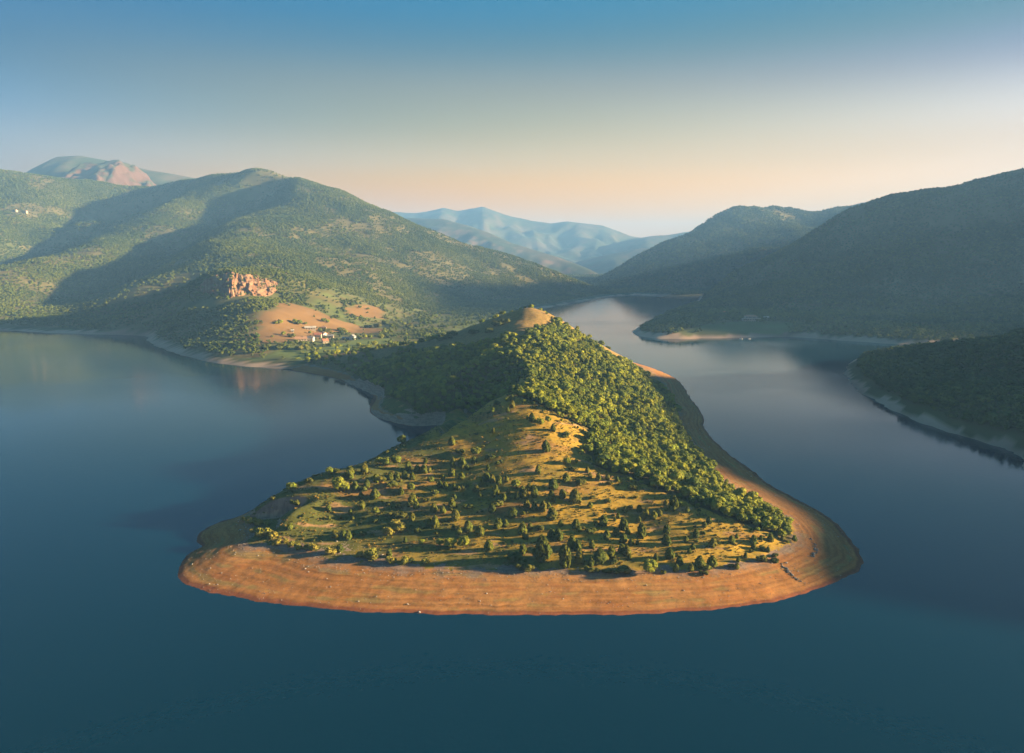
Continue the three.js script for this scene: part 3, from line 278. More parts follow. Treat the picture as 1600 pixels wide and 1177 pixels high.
function peninsulaColor(x, z, h, slope, wood) {
  const n1 = fbm(x / 46, z / 46, 3), n2 = fbm(x / 9 + 40, z / 9, 3), n3 = noise(x / 1.3, z / 1.3), n4 = noise(x / 0.6 + 9, z / 0.6);
  const edge = 4.5 + 0.7 * n2 + 0.3 * n3;
  if (slope > 0.62 && h < 8 + 3 * n2 && (x < -40 || z < -480)) {     // bare rock banks of the bay
    const q = lerp3(C3(0.34, 0.235, 0.165), C3(0.22, 0.15, 0.11), smooth(-0.3, 0.4, noise(x / 5, h * 1.4) + 0.6 * n3)), k = 1 + 0.3 * n4; return [q[0] * k, q[1] * k, q[2] * k];
  }
  if (h < edge && slope < 0.9) {                        // the drawn-down shore
    const along = Math.atan2(x - 5, -(z + 340)) * 55;
    let c = lerp3(SAND, SAND_PALE, smooth(-0.2, 0.5, n1 + 0.5 * noise(along / 3, h * 2.2)));
    c = lerp3(c, SAND_RED, 0.5 * smooth(0.05, 0.5, noise(along / 9 + 7, h * 2.1 + n2) + 0.35 * n3));
    c = lerp3(c, ALGAE, 0.6 * smooth(0.12, 0.5, noise(along / 14 + 31, h * 1.7 + 3) + 0.5 * n2));
    c = lerp3(c, SHINGLE, 0.9 * smooth(0.75, 1.0, h / edge + 0.3 * n2));
    c = lerp3(c, CLAY_WET, smooth(0.55 + 0.3 * n2, 0.25, h));
    const line = h / 0.5 + 0.9 * noise(along / 30, 3) + 0.22 * n2, mark = 1 - 0.15 * smooth(0.16, 0.03, Math.abs(line - Math.floor(line) - 0.5)) * smooth(-0.35, 0.2, noise(along / 12 + 60, Math.floor(line) * 3.7));
    const g = mark * (1 + 0.25 * n3 + 0.3 * n4) + 0.22 * noise(along / 9, h * 9) + 0.32 * noise(along / 24 + 5, h * 4.2);
    return [c[0] * g, c[1] * g, c[2] * g];
  }
  if (wood) { const g = 1 + 0.5 * n3; return [LITTER[0] * g, LITTER[1] * g, LITTER[2] * g]; }
  let c = lerp3(STRAW, TURF, smooth(-0.25, 0.45, n1 * 0.8 - (x + 5) / 120 + 0.3 * n2 - (h > 24 ? 0.3 : 0)));
  c = lerp3(c, RUST, 0.8 * smooth(0.1, 0.5, fbm(x / 30 + 70, z / 18, 3) + 0.2 * n3 - Math.max(0, x - 50) / 130));
  c = lerp3(c, BARE, 0.85 * smooth(0.28, 0.5, fbm(x / 17 + 13, z / 6 - 50, 3) + 0.1 * n4));
  if (z < -620) c = lerp3(c, C3(0.2, 0.13, 0.05), 0.8);
  c = lerp3(c, TURF, 0.5 * smooth(0.12, 0.45, noise(x / 2.6, z / 2.6) + 0.5 * noise(x / 5.2 + 30, z / 5.2) + 0.3 * n3));
  c = lerp3(c, SHINGLE, smooth(1.1, 1.5, slope));
  const g = 1 + 0.34 * n3 + 0.3 * n4 + 0.3 * noise(x / 3.7 + 60, z / 3.7);
  return [c[0] * g, c[1] * g, c[2] * g];
}
const encode = (v) => { v = Math.min(1, Math.max(0, v)); return 255 * (v <= 0.0031308 ? 12.92 * v : 1.055 * v ** (1 / 2.4) - 0.055); };
{
  const g = peninsula.full, w = 1600, h = 2048, sx = (g.nx - 1) * g.step, sz = (g.nz - 1) * g.step, px = new Uint8Array(w * h * 4);
  const wood = new Grid(g.x0, g.x0 + sx, g.z0, g.z0 + sz, 3, woodAt);
  for (let j = 0; j < h; j++) for (let i = 0; i < w; i++) {
    const x = g.x0 + (i + 0.5) / w * sx, z = g.z0 + (j + 0.5) / h * sz, y = g.at(x, z), o = (j * w + i) * 4;
    px[o + 3] = 255;
    if (y < -2) { px[o] = 90; px[o + 1] = 60; px[o + 2] = 40; continue; }
    const [gx, gz] = slopeOf(g, x, z, 1.5), c = peninsulaColor(x, z, y, Math.hypot(gx, gz), wood.at(x, z) > 0.5);
    px[o] = encode(c[0]); px[o + 1] = encode(c[1]); px[o + 2] = encode(c[2]);
  }
  const map = new THREE.DataTexture(px, w, h); map.colorSpace = THREE.SRGBColorSpace; map.magFilter = map.minFilter = THREE.LinearFilter; map.needsUpdate = true;
  const mesh = landMesh('peninsula', g, new THREE.MeshPhysicalMaterial({ map, roughness: 1, specularIntensity: 0.25 }), null);
  const p = mesh.geometry.attributes.position, uv = mesh.geometry.attributes.uv;
  for (let k = 0; k < p.count; k++) uv.setXY(k, (p.getX(k) - g.x0) / sx, (p.getZ(k) - g.z0) / sz);
}
const DRY = C3(0.11, 0.095, 0.038), SCRUB = C3(0.07, 0.08, 0.025), STUBBLE = C3(0.185, 0.108, 0.042), PASTURE = C3(0.11, 0.145, 0.04), SHORE = C3(0.36, 0.255, 0.18), LIMESTONE = C3(0.42, 0.31, 0.22), REDROCK = C3(0.2, 0.115, 0.08);
const goldPolys = [rounded(fieldGold, 1), rounded(fieldGold2, 1)], greenPoly = rounded(fieldGreen, 1), brownPolys = [rounded(slopeBrown, 1), rounded(cragBrown, 1)], scarPoly = rounded(scarBrown, 1), villaPoly = rounded(villaField, 1);
const within = (polys, x, z) => polys.some((p) => inside(p, x, z));
function hillColor(x, z, h, slope, L, band = 12) {
  const n1 = fbm(x / 150, z / 150, 4), n2 = fbm(x / 40, z / 40, 3);
  let c = lerp3(SCRUB, DRY, smooth(-0.35, 0.4, n1 + 0.4 * n2));
  if (h < 9 && L.dist.at(x, z) < band + 8 * n2) c = lerp3(SHORE, REDROCK, smooth(-0.2, 0.6, n1));
  const g = 1 + 0.3 * n2;
  return [c[0] * g, c[1] * g, c[2] * g];
}
landMesh('mainland', mainland.full, groundMaterial, (x, z, h, slope) => {
  if (h > 5) {
    const g = 1 + 0.25 * fbm(x / 25, z / 25, 3);
    const w = 14 * noise(x / 40, z / 40);
    if (within(goldPolys, x + w, z + w)) return STUBBLE.map((v) => v * g);
    if (inside(greenPoly, x + w * 0.4, z + w * 0.4)) return PASTURE.map((v) => v * g);
    if (within(brownPolys, x + w, z + w)) return lerp3(DRY, STUBBLE, 0.2 + 0.4 * noise(x / 22, z / 22)).map((v) => v * g);
  }
  let c = hillColor(x, z, h, slope, mainland);
  if (x > -330 && z > -1450 && h > 4 && h < 60) c = lerp3(c, PASTURE, 0.65 * smooth(-0.3, 0.4, fbm(x / 45, z / 30, 3)));
  return inside(scarPoly, x + 60 * fbm(x / 90, z / 90, 3), z + 60 * fbm(x / 90 + 9, z / 90, 3)) ? lerp3(c, DRY, 0.8) : c;
});
landMesh('right_mountain', rightMountain.full, groundMaterial, (x, z, h, slope) => h > 4 && inside(villaPoly, x, z) ? lerp3(PASTURE, DRY, 0.5 + 0.6 * noise(x / 30, z / 30)) : hillColor(x, z, h, slope, rightMountain, 16));
landMesh('second_right_hill', farRightHill.full, groundMaterial, (x, z, h, s) => hillColor(x, z, h, s, farRightHill, 30));
landMesh('near_bank', nearBank.full, groundMaterial, (x, z, h, s) => hillColor(x, z, h, s, nearBank, 4));
const farColor = (rock) => (x, z, h, slope) => { const n = fbm(x / 260, z / 260, 4), m = fbm(x / 70, z / 70, 3); let c = lerp3(C3(0.04, 0.052, 0.022), C3(0.085, 0.07, 0.04), smooth(-0.2, 0.6, n + 0.5 * m)); return lerp3(c, REDROCK, rock * smooth(0.45, 0.8, slope + 0.5 * m)); };
landMesh('far_left_peak', ridges.farLeft.full, groundMaterial, farColor(0.2));
landMesh('far_crag', ridges.crag.full, groundMaterial, (x, z, h, slope) => { const m = fbm(x / 60, z / 60, 4); return lerp3(C3(0.045, 0.05, 0.025), C3(0.085, 0.046, 0.03), smooth(0.6, 1.1, slope + 1.1 * m)); });
landMesh('far_centre_ridge', ridges.farCentre.full, groundMaterial, farColor(0.1));
landMesh('far_middle_ridge', ridges.farMiddle.full, groundMaterial, farColor(0.6));
landMesh('far_right_ridge', ridges.farRight.full, groundMaterial, farColor(0.2));
landMesh('far_low_ridge', ridges.farLow.full, groundMaterial, farColor(0.2));

// ---------------------------------------------------------------- water
{
  const n = 512, px = new Uint8Array(n * n * 4);
  const wave = (x, y) => { let s = 0; for (const [f, a, o] of [[24, 1, 0], [48, 0.6, 3], [96, 0.35, 7]]) s += a * tileNoise(x * f, y * f * 1.0, f, o); return s; };
  function tileNoise(x, y, period, o) { const xi = Math.floor(x), yi = Math.floor(y), fx = x - xi, fy = y - yi, q = (i, j) => { const g = perm[perm[((i % period) + period) % period + o & 255] + (((j % period) + period) % period)]; return GX[g] * (x - i) + GY[g] * (y - j); }; const u = fx * fx * (3 - 2 * fx), v = fy * fy * (3 - 2 * fy); return mix(mix(q(xi, yi), q(xi + 1, yi), u), mix(q(xi, yi + 1), q(xi + 1, yi + 1), u), v); }
  for (let j = 0; j < n; j++) for (let i = 0; i < n; i++) { const v = 128 + 90 * wave(i / n, j / n); px.set([v, v, v, 255], (j * n + i) * 4); }
  const ripple = new THREE.DataTexture(px, n, n); ripple.wrapS = ripple.wrapT = THREE.RepeatWrapping; ripple.magFilter = ripple.minFilter = THREE.LinearFilter; ripple.needsUpdate = true;
  // wind: ruffled lanes and calm slicks
  const m = 512, rp = new Uint8Array(m * m * 4);
  for (let j = 0; j < m; j++) for (let i = 0; i < m; i++) { const x = i / m, z = j / m, n = tileNoise(x * 5, z * 10, 10, 11) + 0.5 * tileNoise(x * 10, z * 20, 10, 19) + 0.3 * tileNoise(x * 40, z * 80, 40, 23), v = 255 * mix(0.015, 0.14, smooth(-0.3, 0.5, n)); rp.set([v, v, v, 255], (j * m + i) * 4); }
  const ruffle = new THREE.DataTexture(rp, m, m); ruffle.wrapS = ruffle.wrapT = THREE.RepeatWrapping; ruffle.magFilter = ruffle.minFilter = THREE.LinearFilter; ruffle.repeat.set(60 / 1700, 60 / 1700); ruffle.rotation = 0.35; ruffle.needsUpdate = true;
  const water = new THREE.Mesh(new THREE.PlaneGeometry(7400, 11500, 1, 1), new THREE.MeshPhysicalMaterial({ color: new THREE.Color().setRGB(0.0001, 0.019, 0.038), roughness: 1, roughnessMap: ruffle, ior: 1.33, bumpMap: ripple, bumpScale: 0.05 }));
  const uv = water.geometry.attributes.uv; for (let k = 0; k < 4; k++) uv.setXY(k, uv.getX(k) * 7400 / 60, uv.getY(k) * 11500 / 60);
  water.rotation.x = -Math.PI / 2; water.position.set(-200, 0, -5000); water.name = 'lake_water'; water.receiveShadow = true; water.userData = { kind: 'structure', label: 'calm blue-green water of the winding reservoir', category: 'lake' };
  scene.add(water);
}
// ---------------------------------------------------------------- plants
function hashAt(x, y, z, s) { const v = Math.sin(x * 127.1 + y * 311.7 + z * 74.7 + s * 53.3) * 43758.5453; return v - Math.floor(v); }
function tint(geo, r, g, b) { const n = geo.attributes.position.count, c = new Float32Array(n * 3); for (let k = 0; k < n; k++) c.set([r, g, b], k * 3); geo.setAttribute('color', new THREE.BufferAttribute(c, 3)); return geo; }
function lump(x, y, z, rx, ry, rz, detail, seed, rough, shade) {
  const g = new THREE.IcosahedronGeometry(1, detail), p = g.attributes.position;
  for (let k = 0; k < p.count; k++) { const a = p.getX(k), b = p.getY(k), c = p.getZ(k), f = 1 - rough + 2 * rough * hashAt(Math.round(a * 50), Math.round(b * 50), Math.round(c * 50), seed); p.setXYZ(k, x + a * rx * f, y + b * ry * f, z + c * rz * f); }
  g.deleteAttribute('uv'); g.computeVertexNormals();
  return tint(g, ...shade);
}
function flakes(lumps, count, size, rng) {               // leaf sprays standing off the lumps
  const pos = [], col = [], v = new THREE.Vector3(), a = new THREE.Vector3(), b = new THREE.Vector3();
  for (let k = 0; k < count; k++) {
    const L = lumps[Math.floor(rng() * lumps.length)]; v.set(rng() - 0.5, rng() - 0.42, rng() - 0.5).normalize();
    const o = new THREE.Vector3(L[0] + v.x * L[3] * (0.8 + 0.55 * rng()), L[1] + v.y * L[4] * (0.8 + 0.55 * rng()), L[2] + v.z * L[5] * (0.8 + 0.55 * rng()));
    a.set(rng() - 0.5, rng() - 0.5, rng() - 0.5).normalize().multiplyScalar(size * (0.6 + 0.8 * rng())); b.set(rng() - 0.5, rng() - 0.5, rng() - 0.5).cross(a).normalize().multiplyScalar(size * (0.5 + 0.6 * rng()));
    const s = 0.75 + 0.55 * rng(), w = 0.9 + 0.3 * rng();
    for (const [i, j] of [[-0.5, -0.5], [0.5, -0.3], [0.1, 0.6]]) { pos.push(o.x + a.x * i + b.x * j, o.y + a.y * i + b.y * j, o.z + a.z * i + b.z * j); col.push(s * w, s, s * 0.9); }
  }
  const g = new THREE.BufferGeometry(); g.setAttribute('position', new THREE.Float32BufferAttribute(pos, 3)); g.setAttribute('color', new THREE.Float32BufferAttribute(col, 3)); g.computeVertexNormals();
  return g;
}
function crown(kind, seed, { lumps = 9, detail = 1, leaves = 220, leaf = 0.09, spread = 1 } = {}) {   // about 1 m tall, standing on y = 0
  const rng = mulberry(seed), list = [];
  for (let k = 0; k < lumps; k++) {
    const t = (k + 0.3 + 0.4 * rng()) / lumps, turn = k * 2.4 + rng();
    if (kind === 'juniper') { const y = 0.1 + 0.8 * t, R = 0.3 * Math.pow(1 - t, 0.5) * Math.min(1, 0.7 + t * 1.5) + 0.03, off = R * (0.35 + 0.35 * rng()) * spread, q = 1 / spread ** 1.6; list.push([Math.cos(turn) * off, y, Math.sin(turn) * off, (R * 0.62 + 0.05) * q, (R * 0.75 + 0.09) * q, (R * 0.62 + 0.05) * q]); }
    else if (kind === 'broad') { const up = 0.36 + 0.42 * t, R = 0.27 * Math.sqrt(Math.max(0.08, 1 - ((up - 0.52) / 0.36) ** 2)), off = R * (0.4 + 0.6 * rng()); const r = 0.12 + 0.08 * rng(); list.push([Math.cos(turn) * off, up, Math.sin(turn) * off, r * 1.15, r, r * 1.15]); }
    else { const off = 0.42 * Math.sqrt(rng()), r = 0.2 + 0.14 * rng(); list.push([Math.cos(turn) * off, 0.2 + 0.35 * t + 0.1 * rng(), Math.sin(turn) * off, r * 1.1, r, r * 1.1]); }
  }
  const parts = list.map((L, k) => { const s = 0.8 + 0.4 * rng(), w = 0.92 + 0.2 * rng(); return lump(...L, detail, seed + k, 0.22, [s * w, s, s * 0.92]); });
  if (leaves) parts.push(flakes(list, leaves, leaf, rng));
  return mergeGeometries(parts);
}
function trunk(height, radius, seed) {                   // tapered stem with three limbs
  const rng = mulberry(seed), g = [new THREE.CylinderGeometry(radius * 0.5, radius, height, 7, 2)]; g[0].translate(0, height / 2 - 0.03, 0);
  for (let k = 0; k < 3; k++) { const l = new THREE.CylinderGeometry(radius * 0.22, radius * 0.42, height * 0.7, 5, 1); l.translate(0, height * 0.35, 0); l.rotateZ(0.55 + 0.3 * rng()); l.rotateY(k * 2.1 + rng()); l.translate(0, height * 0.55, 0); g.push(l); }
  const m = mergeGeometries(g.map((q) => q.toNonIndexed())); m.deleteAttribute('uv'); return tint(m, 1, 1, 1);
}
const leafMaterial = (r, g, b) => new THREE.MeshPhysicalMaterial({ color: new THREE.Color().setRGB(r, g, b), vertexColors: true, roughness: 1, specularIntensity: 0.25 });
const bark = new THREE.MeshStandardMaterial({ color: new THREE.Color().setRGB(0.11, 0.08, 0.055), vertexColors: true, roughness: 1 });
const green = {
  tall: [leafMaterial(0.066, 0.082, 0.014), leafMaterial(0.08, 0.092, 0.015)],
  juniper: [leafMaterial(0.068, 0.083, 0.014), leafMaterial(0.085, 0.095, 0.015), leafMaterial(0.055, 0.073, 0.014), leafMaterial(0.095, 0.095, 0.016), leafMaterial(0.076, 0.09, 0.014)],
  broad: [leafMaterial(0.15, 0.165, 0.022), leafMaterial(0.12, 0.145, 0.02), leafMaterial(0.1, 0.12, 0.02)],
  oak: [leafMaterial(0.16, 0.17, 0.018), leafMaterial(0.14, 0.155, 0.017), leafMaterial(0.115, 0.135, 0.017), leafMaterial(0.075, 0.1, 0.016)],
  shrub: [leafMaterial(0.062, 0.075, 0.016), leafMaterial(0.08, 0.085, 0.017)],
  bush: [leafMaterial(0.19, 0.175, 0.035), leafMaterial(0.15, 0.155, 0.03)],
};
const shapes = { tall: [], juniper: [], broad: [], oak: [], shrub: [], bush: [] }, stems = [];
for (let k = 0; k < 6; k++) { shapes.tall.push(crown('juniper', 150 + k, { lumps: 34, leaves: 2600, leaf: 0.042, spread: 1.5 })); shapes.juniper.push(crown('juniper', 100 + k, { lumps: 14, leaves: 1200, leaf: 0.06 })); shapes.broad.push(crown('broad', 200 + k, { lumps: 15, leaves: 1200, leaf: 0.06 })); shapes.oak.push(crown('broad', 250 + k, { lumps: 13, leaves: 900, leaf: 0.065 })); shapes.shrub.push(crown('shrub', 300 + k, { lumps: 7, leaves: 520, leaf: 0.11 })); shapes.bush.push(crown('shrub', 400 + k, { lumps: 5, leaves: 380, leaf: 0.2 })); stems.push(trunk(0.5, 0.035, 500 + k)); }
const numbers = {};
function numbered(name) { const n = numbers[name] = (numbers[name] ?? -1) + 1; return n ? name + '_' + String(n).padStart(3, '0') : name; }
const plantRng = mulberry(11), prototypes = {};
function plant(name, kind, ground, x, z, height, width, label, category, group) {
  const v = Math.floor(plantRng() * 6), m = Math.floor(plantRng() * green[kind].length), key = kind + v + m;
  if (!prototypes[key]) {
    const t = new THREE.Group(), s = new THREE.Mesh(stems[v], bark), c = new THREE.Mesh(shapes[kind][v], green[kind][m]);
    s.name = 'trunk'; c.name = 'crown'; for (const o of [s, c]) o.castShadow = o.receiveShadow = true; t.add(s, c); prototypes[key] = t;
  }
  const t = prototypes[key].clone();
  t.name = numbered(name); t.position.set(x, ground.height(x, z) - 0.03 * height, z); t.rotation.set((plantRng() - 0.5) * 0.14, plantRng() * 6.28, (plantRng() - 0.5) * 0.14); t.scale.set(height * width, height, height * width * (0.9 + 0.2 * plantRng()));
  t.userData = { label, category, ...(group && { group }) }; scene.add(t);
  return t;
}
// ---------------------------------------------------------------- rock faces
function rockFace(name, base, top, cols, rows, bulge, seed) {
  const sample = (list, t) => { const k = Math.min(list.length - 2, Math.floor(t * (list.length - 1))), f = t * (list.length - 1) - k; return [0, 1, 2].map((i) => mix(list[k][i], list[k + 1][i], f)); };
  const pos = [], col = [], index = [], W = cols + 1;
  for (let j = 0; j <= rows + 3; j++) for (let i = 0; i <= cols; i++) {
    const s = i / cols, b = sample(base, s), t = sample(top, s), u = Math.min(1, j / rows), back = Math.max(0, j - rows);
    // leans back, with buttresses, clefts and ledges
    const rise = Math.pow(u, 0.8), ledge = 0.13 * noise(s * cols * 0.05, u * 9) + 0.05 * Math.sin(u * 23 + 5 * noise(s * 9, seed)), cleft = bulge * (1.7 * noise(s * cols * 0.06 + seed, u * 1.6) + 0.7 * noise(s * cols * 0.16, u * 3.4 + seed) + 0.55 * noise(s * cols * 0.4, u * 8 + seed) + 0.35 * noise(s * cols * 0.9, u * 18 + seed)) * Math.min(1, s * 12, (1 - s) * 12);
    const lean = Math.min(1, Math.max(0, Math.pow(u, 1.7) + ledge * Math.sin(u * Math.PI)));
    let x = mix(b[0], t[0], lean), z = mix(b[1], t[1], lean), y = mix(b[2] - 22, t[2] + 9 * noise(s * cols * 0.06, seed + 4) + 2 * noise(s * cols * 0.3, seed), rise);
    if (!back) { z += cleft; x += cleft * 0.25; }
    z -= back * 22; y -= back * back * 2.4;
    pos.push(x, y, z);
    const streak = noise(s * cols * 0.7 + 3, u * 2.2) + 0.6 * noise(s * cols * 0.25, u * 5 + 9);
    let c = lerp3(C3(0.2, 0.125, 0.075), C3(0.155, 0.072, 0.037), smooth(-0.3, 0.4, streak)); c = lerp3(c, C3(0.12, 0.1, 0.08), smooth(0.2, 0.5, noise(s * cols * 0.5 + 20, u * 3) + 0.3 * streak)); c = lerp3(c, C3(0.1, 0.1, 0.04), back ? 0.8 : smooth(0.42, 0.6, noise(s * cols * 0.3 + 50, u * 6)));
    const g = 1 + 0.4 * noise(s * cols * 1.7, u * rows * 0.8); col.push(c[0] * g, c[1] * g, c[2] * g);
  }
  for (let j = 0; j < rows + 3; j++) for (let i = 0; i < cols; i++) { const a = j * W + i; index.push(a, a + 1, a + W, a + 1, a + W + 1, a + W); }
  const g = new THREE.BufferGeometry(); g.setAttribute('position', new THREE.Float32BufferAttribute(pos, 3)); g.setAttribute('color', new THREE.Float32BufferAttribute(col, 3)); g.setIndex(index); g.computeVertexNormals();
  const m = new THREE.Mesh(g, groundMaterial); m.name = name; m.castShadow = m.receiveShadow = true; m.userData = { kind: 'structure', label: name === 'cliff' ? 'orange limestone cliff on the spur above the village' : 'small pale rock outcrop right of the cliff', category: 'cliff' }; scene.add(m);
}
rockFace('cliff', cliffBase, cliffTop, 110, 40, 13, 3);
rockFace('rock_outcrop', outcropBase, outcropTop, 30, 14, 6, 8);

// ---------------------------------------------------------------- houses
const plain = (r, g, b, roughness = 0.9) => new THREE.MeshStandardMaterial({ color: new THREE.Color().setRGB(r, g, b), roughness });
const paint = { white: plain(0.42, 0.4, 0.37), cream: plain(0.36, 0.29, 0.22), stone: plain(0.32, 0.26, 0.2), red: plain(0.38, 0.13, 0.07), orange: plain(0.5, 0.2, 0.09), brown: plain(0.3, 0.17, 0.1), grey: plain(0.2, 0.2, 0.21), sheet: plain(0.48, 0.45, 0.4, 0.6), wood: plain(0.12, 0.08, 0.05), pane: new THREE.MeshStandardMaterial({ color: new THREE.Color().setRGB(0.03, 0.04, 0.05), roughness: 0.15 }) };
function part(name, geometry, material, parent) { const m = new THREE.Mesh(geometry, material); m.name = name; m.castShadow = m.receiveShadow = true; parent.add(m); return m; }
const box = (w, h, d, x, y, z) => new THREE.BoxGeometry(w, h, d).translate(x, y, z);
const lowest = (ground, x, z, r) => Math.min(...[[0, 0], [r, 0], [-r, 0], [0, r], [0, -r]].map(([a, b]) => ground.height(x + a, z + b)));
function house(name, label, ground, x, z, turn, w, d, h, rise, wallPaint, roofPaint, storeys = 1, group) {
  const t = new THREE.Group(); t.name = numbered(name); t.position.set(x, ground.height(x, z), z); t.rotation.y = turn; t.userData = { label, category: 'house', ...(group && { group }) };
  const low = lowest(ground, x, z, w * 0.6) - ground.height(x, z) - 0.6;
  const s = new THREE.Shape(); s.moveTo(-d / 2, low); s.lineTo(d / 2, low); s.lineTo(d / 2, h); s.lineTo(0, h + rise); s.lineTo(-d / 2, h); s.closePath();
  const walls = new THREE.ExtrudeGeometry(s, { depth: w, bevelEnabled: false }); walls.rotateY(Math.PI / 2); walls.translate(-w / 2, 0, 0);
  part('wall', walls, paint[wallPaint], t);
  const slope = Math.hypot(d / 2, rise), roofs = [];
  for (const k of [-1, 1]) { const r = new THREE.BoxGeometry(w + 0.9, 0.22, slope + 0.75); r.translate(0, 0.13, k * (slope + 0.75) / 2); r.rotateX(k * Math.atan2(rise, d / 2)); r.translate(0, h + rise, 0); roofs.push(r); }
  const roof = part('roof', mergeGeometries(roofs), paint[roofPaint], t);
  part('chimney', box(0.7, 1.6, 0.7, w * 0.22, h + rise + 0.1, d * 0.12), paint.stone, roof);
  part('door', box(1.1, 2.1, 0.12, -w * 0.1, 1.05, d / 2 + 0.03), paint.wood, t);
  for (let f = 0; f < storeys; f++) for (const fx of [-0.34, 0.12, 0.34]) part('window', box(1.1, 1.2, 0.1, fx * w, 1.6 + f * 2.8, d / 2 + 0.03), paint.pane, t);
  part('window', box(0.1, 1.2, 1.1, w / 2 + 0.03, 1.7, 0), paint.pane, t);
  scene.add(t); return t;
}
const H = houses, village = mainland;
house('barn', 'long white-roofed barn, uppermost building of the village', village, ...H[0], 0.25, 15, 7, 3, 1.6, 'cream', 'sheet');
house('farm_house', 'long brown-roofed farmhouse at the left end of the village', village, ...H[1], 0.35, 15, 8.5, 3, 2.6, 'cream', 'brown');
house('village_house', 'grey-roofed house with a pale wall at the front of the village', village, ...H[2], -0.1, 9, 7, 4.2, 2, 'white', 'grey', 2);
house('village_house', 'dark red-roofed house in the middle of the village', village, ...H[3], 0.1, 9, 7, 4, 2, 'cream', 'red');
house('village_house', 'bright orange-roofed house in the middle of the village', village, ...H[4], -0.5, 10, 8, 4, 2.2, 'white', 'orange', 2);
house('village_house', 'small reddish house nearest the yellow field', village, ...H[5], 0.6, 7, 6, 3.4, 2, 'cream', 'red');
house('village_house', 'low grey-roofed house at the right side of the village', village, ...H[6], 0.1, 9, 6, 3, 1.7, 'stone', 'grey');
house('village_house', 'white gabled house standing apart beside the green field', village, ...H[7], 1.45, 8, 7, 4.4, 2.6, 'white', 'grey');
house('shed', 'long grey shed joined to the white gabled house', village, ...H[8], 0.05, 10, 5, 2.4, 1.2, 'stone', 'grey');
house('hut', 'tiny white hut on the golden field left of the village', village, ...H[9], 0.3, 3.5, 3, 2.6, 1, 'white', 'sheet');
house('shed', 'small brown shed above the village', village, ...H[10], 0.1, 7, 4, 2.6, 1.2, 'stone', 'brown');
house('hill_house', 'pale house high on the left mountain, left one of two', village, ...H[14], -0.5, 9, 7, 5, 2.4, 'cream', 'brown', 2);
house('hill_house', 'pale house high on the left mountain, right one of two', village, ...H[15], -0.3, 11, 7, 5.5, 2.6, 'cream', 'brown', 2);
house('lake_cottage', 'small pale cottage on the slope left above the lakeside villa', rightMountain, ...H[13], 0.1, 8, 6, 3.4, 1.8, 'cream', 'red');
house('annex', 'small white-roofed annex uphill right of the lakeside villa', rightMountain, ...H[12], 0.1, 8, 5, 2.8, 1, 'white', 'sheet');
{
  const [x, z] = H[11], t = new THREE.Group(), g = rightMountain; t.name = 'lakeside_villa'; t.position.set(x, g.height(x, z), z); t.userData = { label: 'wide white villa with terrace above the far right shore', category: 'house' };
  const low = lowest(g, x, z, 14) - g.height(x, z) - 0.5;
  part('wall', box(25, 3.6 - low, 11, 0, (3.6 + low) / 2, 0), paint.white, t);
  part('upper_storey', box(19, 3, 8, 1, 5.4, -1), paint.white, t);
  part('roof', new THREE.CylinderGeometry(0.6, 1, 2.2, 4, 1).rotateY(Math.PI / 4).scale(15, 1, 7).translate(1, 8, -1), paint.brown, t);
  const terrace = part('terrace', box(29, 0.4, 5, 0, 3.8, 7), paint.white, t);
  for (let k = 0; k < 9; k++) part('column', box(0.5, 3.8 - low, 0.5, -13 + k * 3.25, (3.6 + low) / 2, 9), paint.white, terrace);
  part('railing', box(29, 0.9, 0.15, 0, 4.45, 9.4), paint.white, terrace);
  for (let k = 0; k < 8; k++) part('window', box(1.4, 1.6, 0.1, -7 + k * 2.2, 5.5, 3.05), paint.pane, t);
  for (let k = 0; k < 8; k++) part('window', box(1.6, 1.8, 0.1, -10 + k * 2.8, 1.8, 5.54), paint.pane, t);
  scene.add(t);
}
// ---------------------------------------------------------------- boats, stones
boats.forEach(([x, z], k) => {
  const t = new THREE.Group(); t.name = numbered('moored_boat'); t.position.set(x, 0.1, z); t.rotation.y = k ? 0.2 : 0.05; t.scale.setScalar(0.7); t.userData = { label: k ? 'small white boat at the far shore below the villa, right one' : 'small white boat at the far shore below the villa, left one', category: 'boat' };
  const s = new THREE.Shape(); s.moveTo(-3, -1.1); s.lineTo(1.2, -1.1); s.quadraticCurveTo(2.8, -0.7, 3.4, 0); s.quadraticCurveTo(2.8, 0.7, 1.2, 1.1); s.lineTo(-3, 1.1); s.closePath();
  const hole = new THREE.Path(); hole.moveTo(-2.7, -0.85); hole.lineTo(1, -0.85); hole.quadraticCurveTo(2.2, -0.5, 2.7, 0); hole.quadraticCurveTo(2.2, 0.5, 1, 0.85); hole.lineTo(-2.7, 0.85); hole.closePath();
  const rim = s.clone(); rim.holes.push(hole);
  part('hull', new THREE.ExtrudeGeometry(s, { depth: 0.45, bevelEnabled: true, bevelSize: 0.1, bevelThickness: 0.1, bevelSegments: 2 }).rotateX(-Math.PI / 2), paint.white, t);
  part('gunwale', new THREE.ExtrudeGeometry(rim, { depth: 0.45, bevelEnabled: false }).rotateX(-Math.PI / 2).translate(0, 0.55, 0), paint.white, t);
  part('cabin', box(1.6, 1.1, 1.3, 0.3, 1.1, 0), paint.white, t);
  scene.add(t);
});
const stoneShapes = [0, 1, 2, 3].map((k) => { const g = lump(0, 0.25, 0, 0.6, 0.42, 0.5, 1, 40 + k, 0.16, [1, 1, 1]); return g; });
const stonePaint = [plain(0.26, 0.22, 0.19), plain(0.17, 0.145, 0.125), plain(0.38, 0.34, 0.3)];
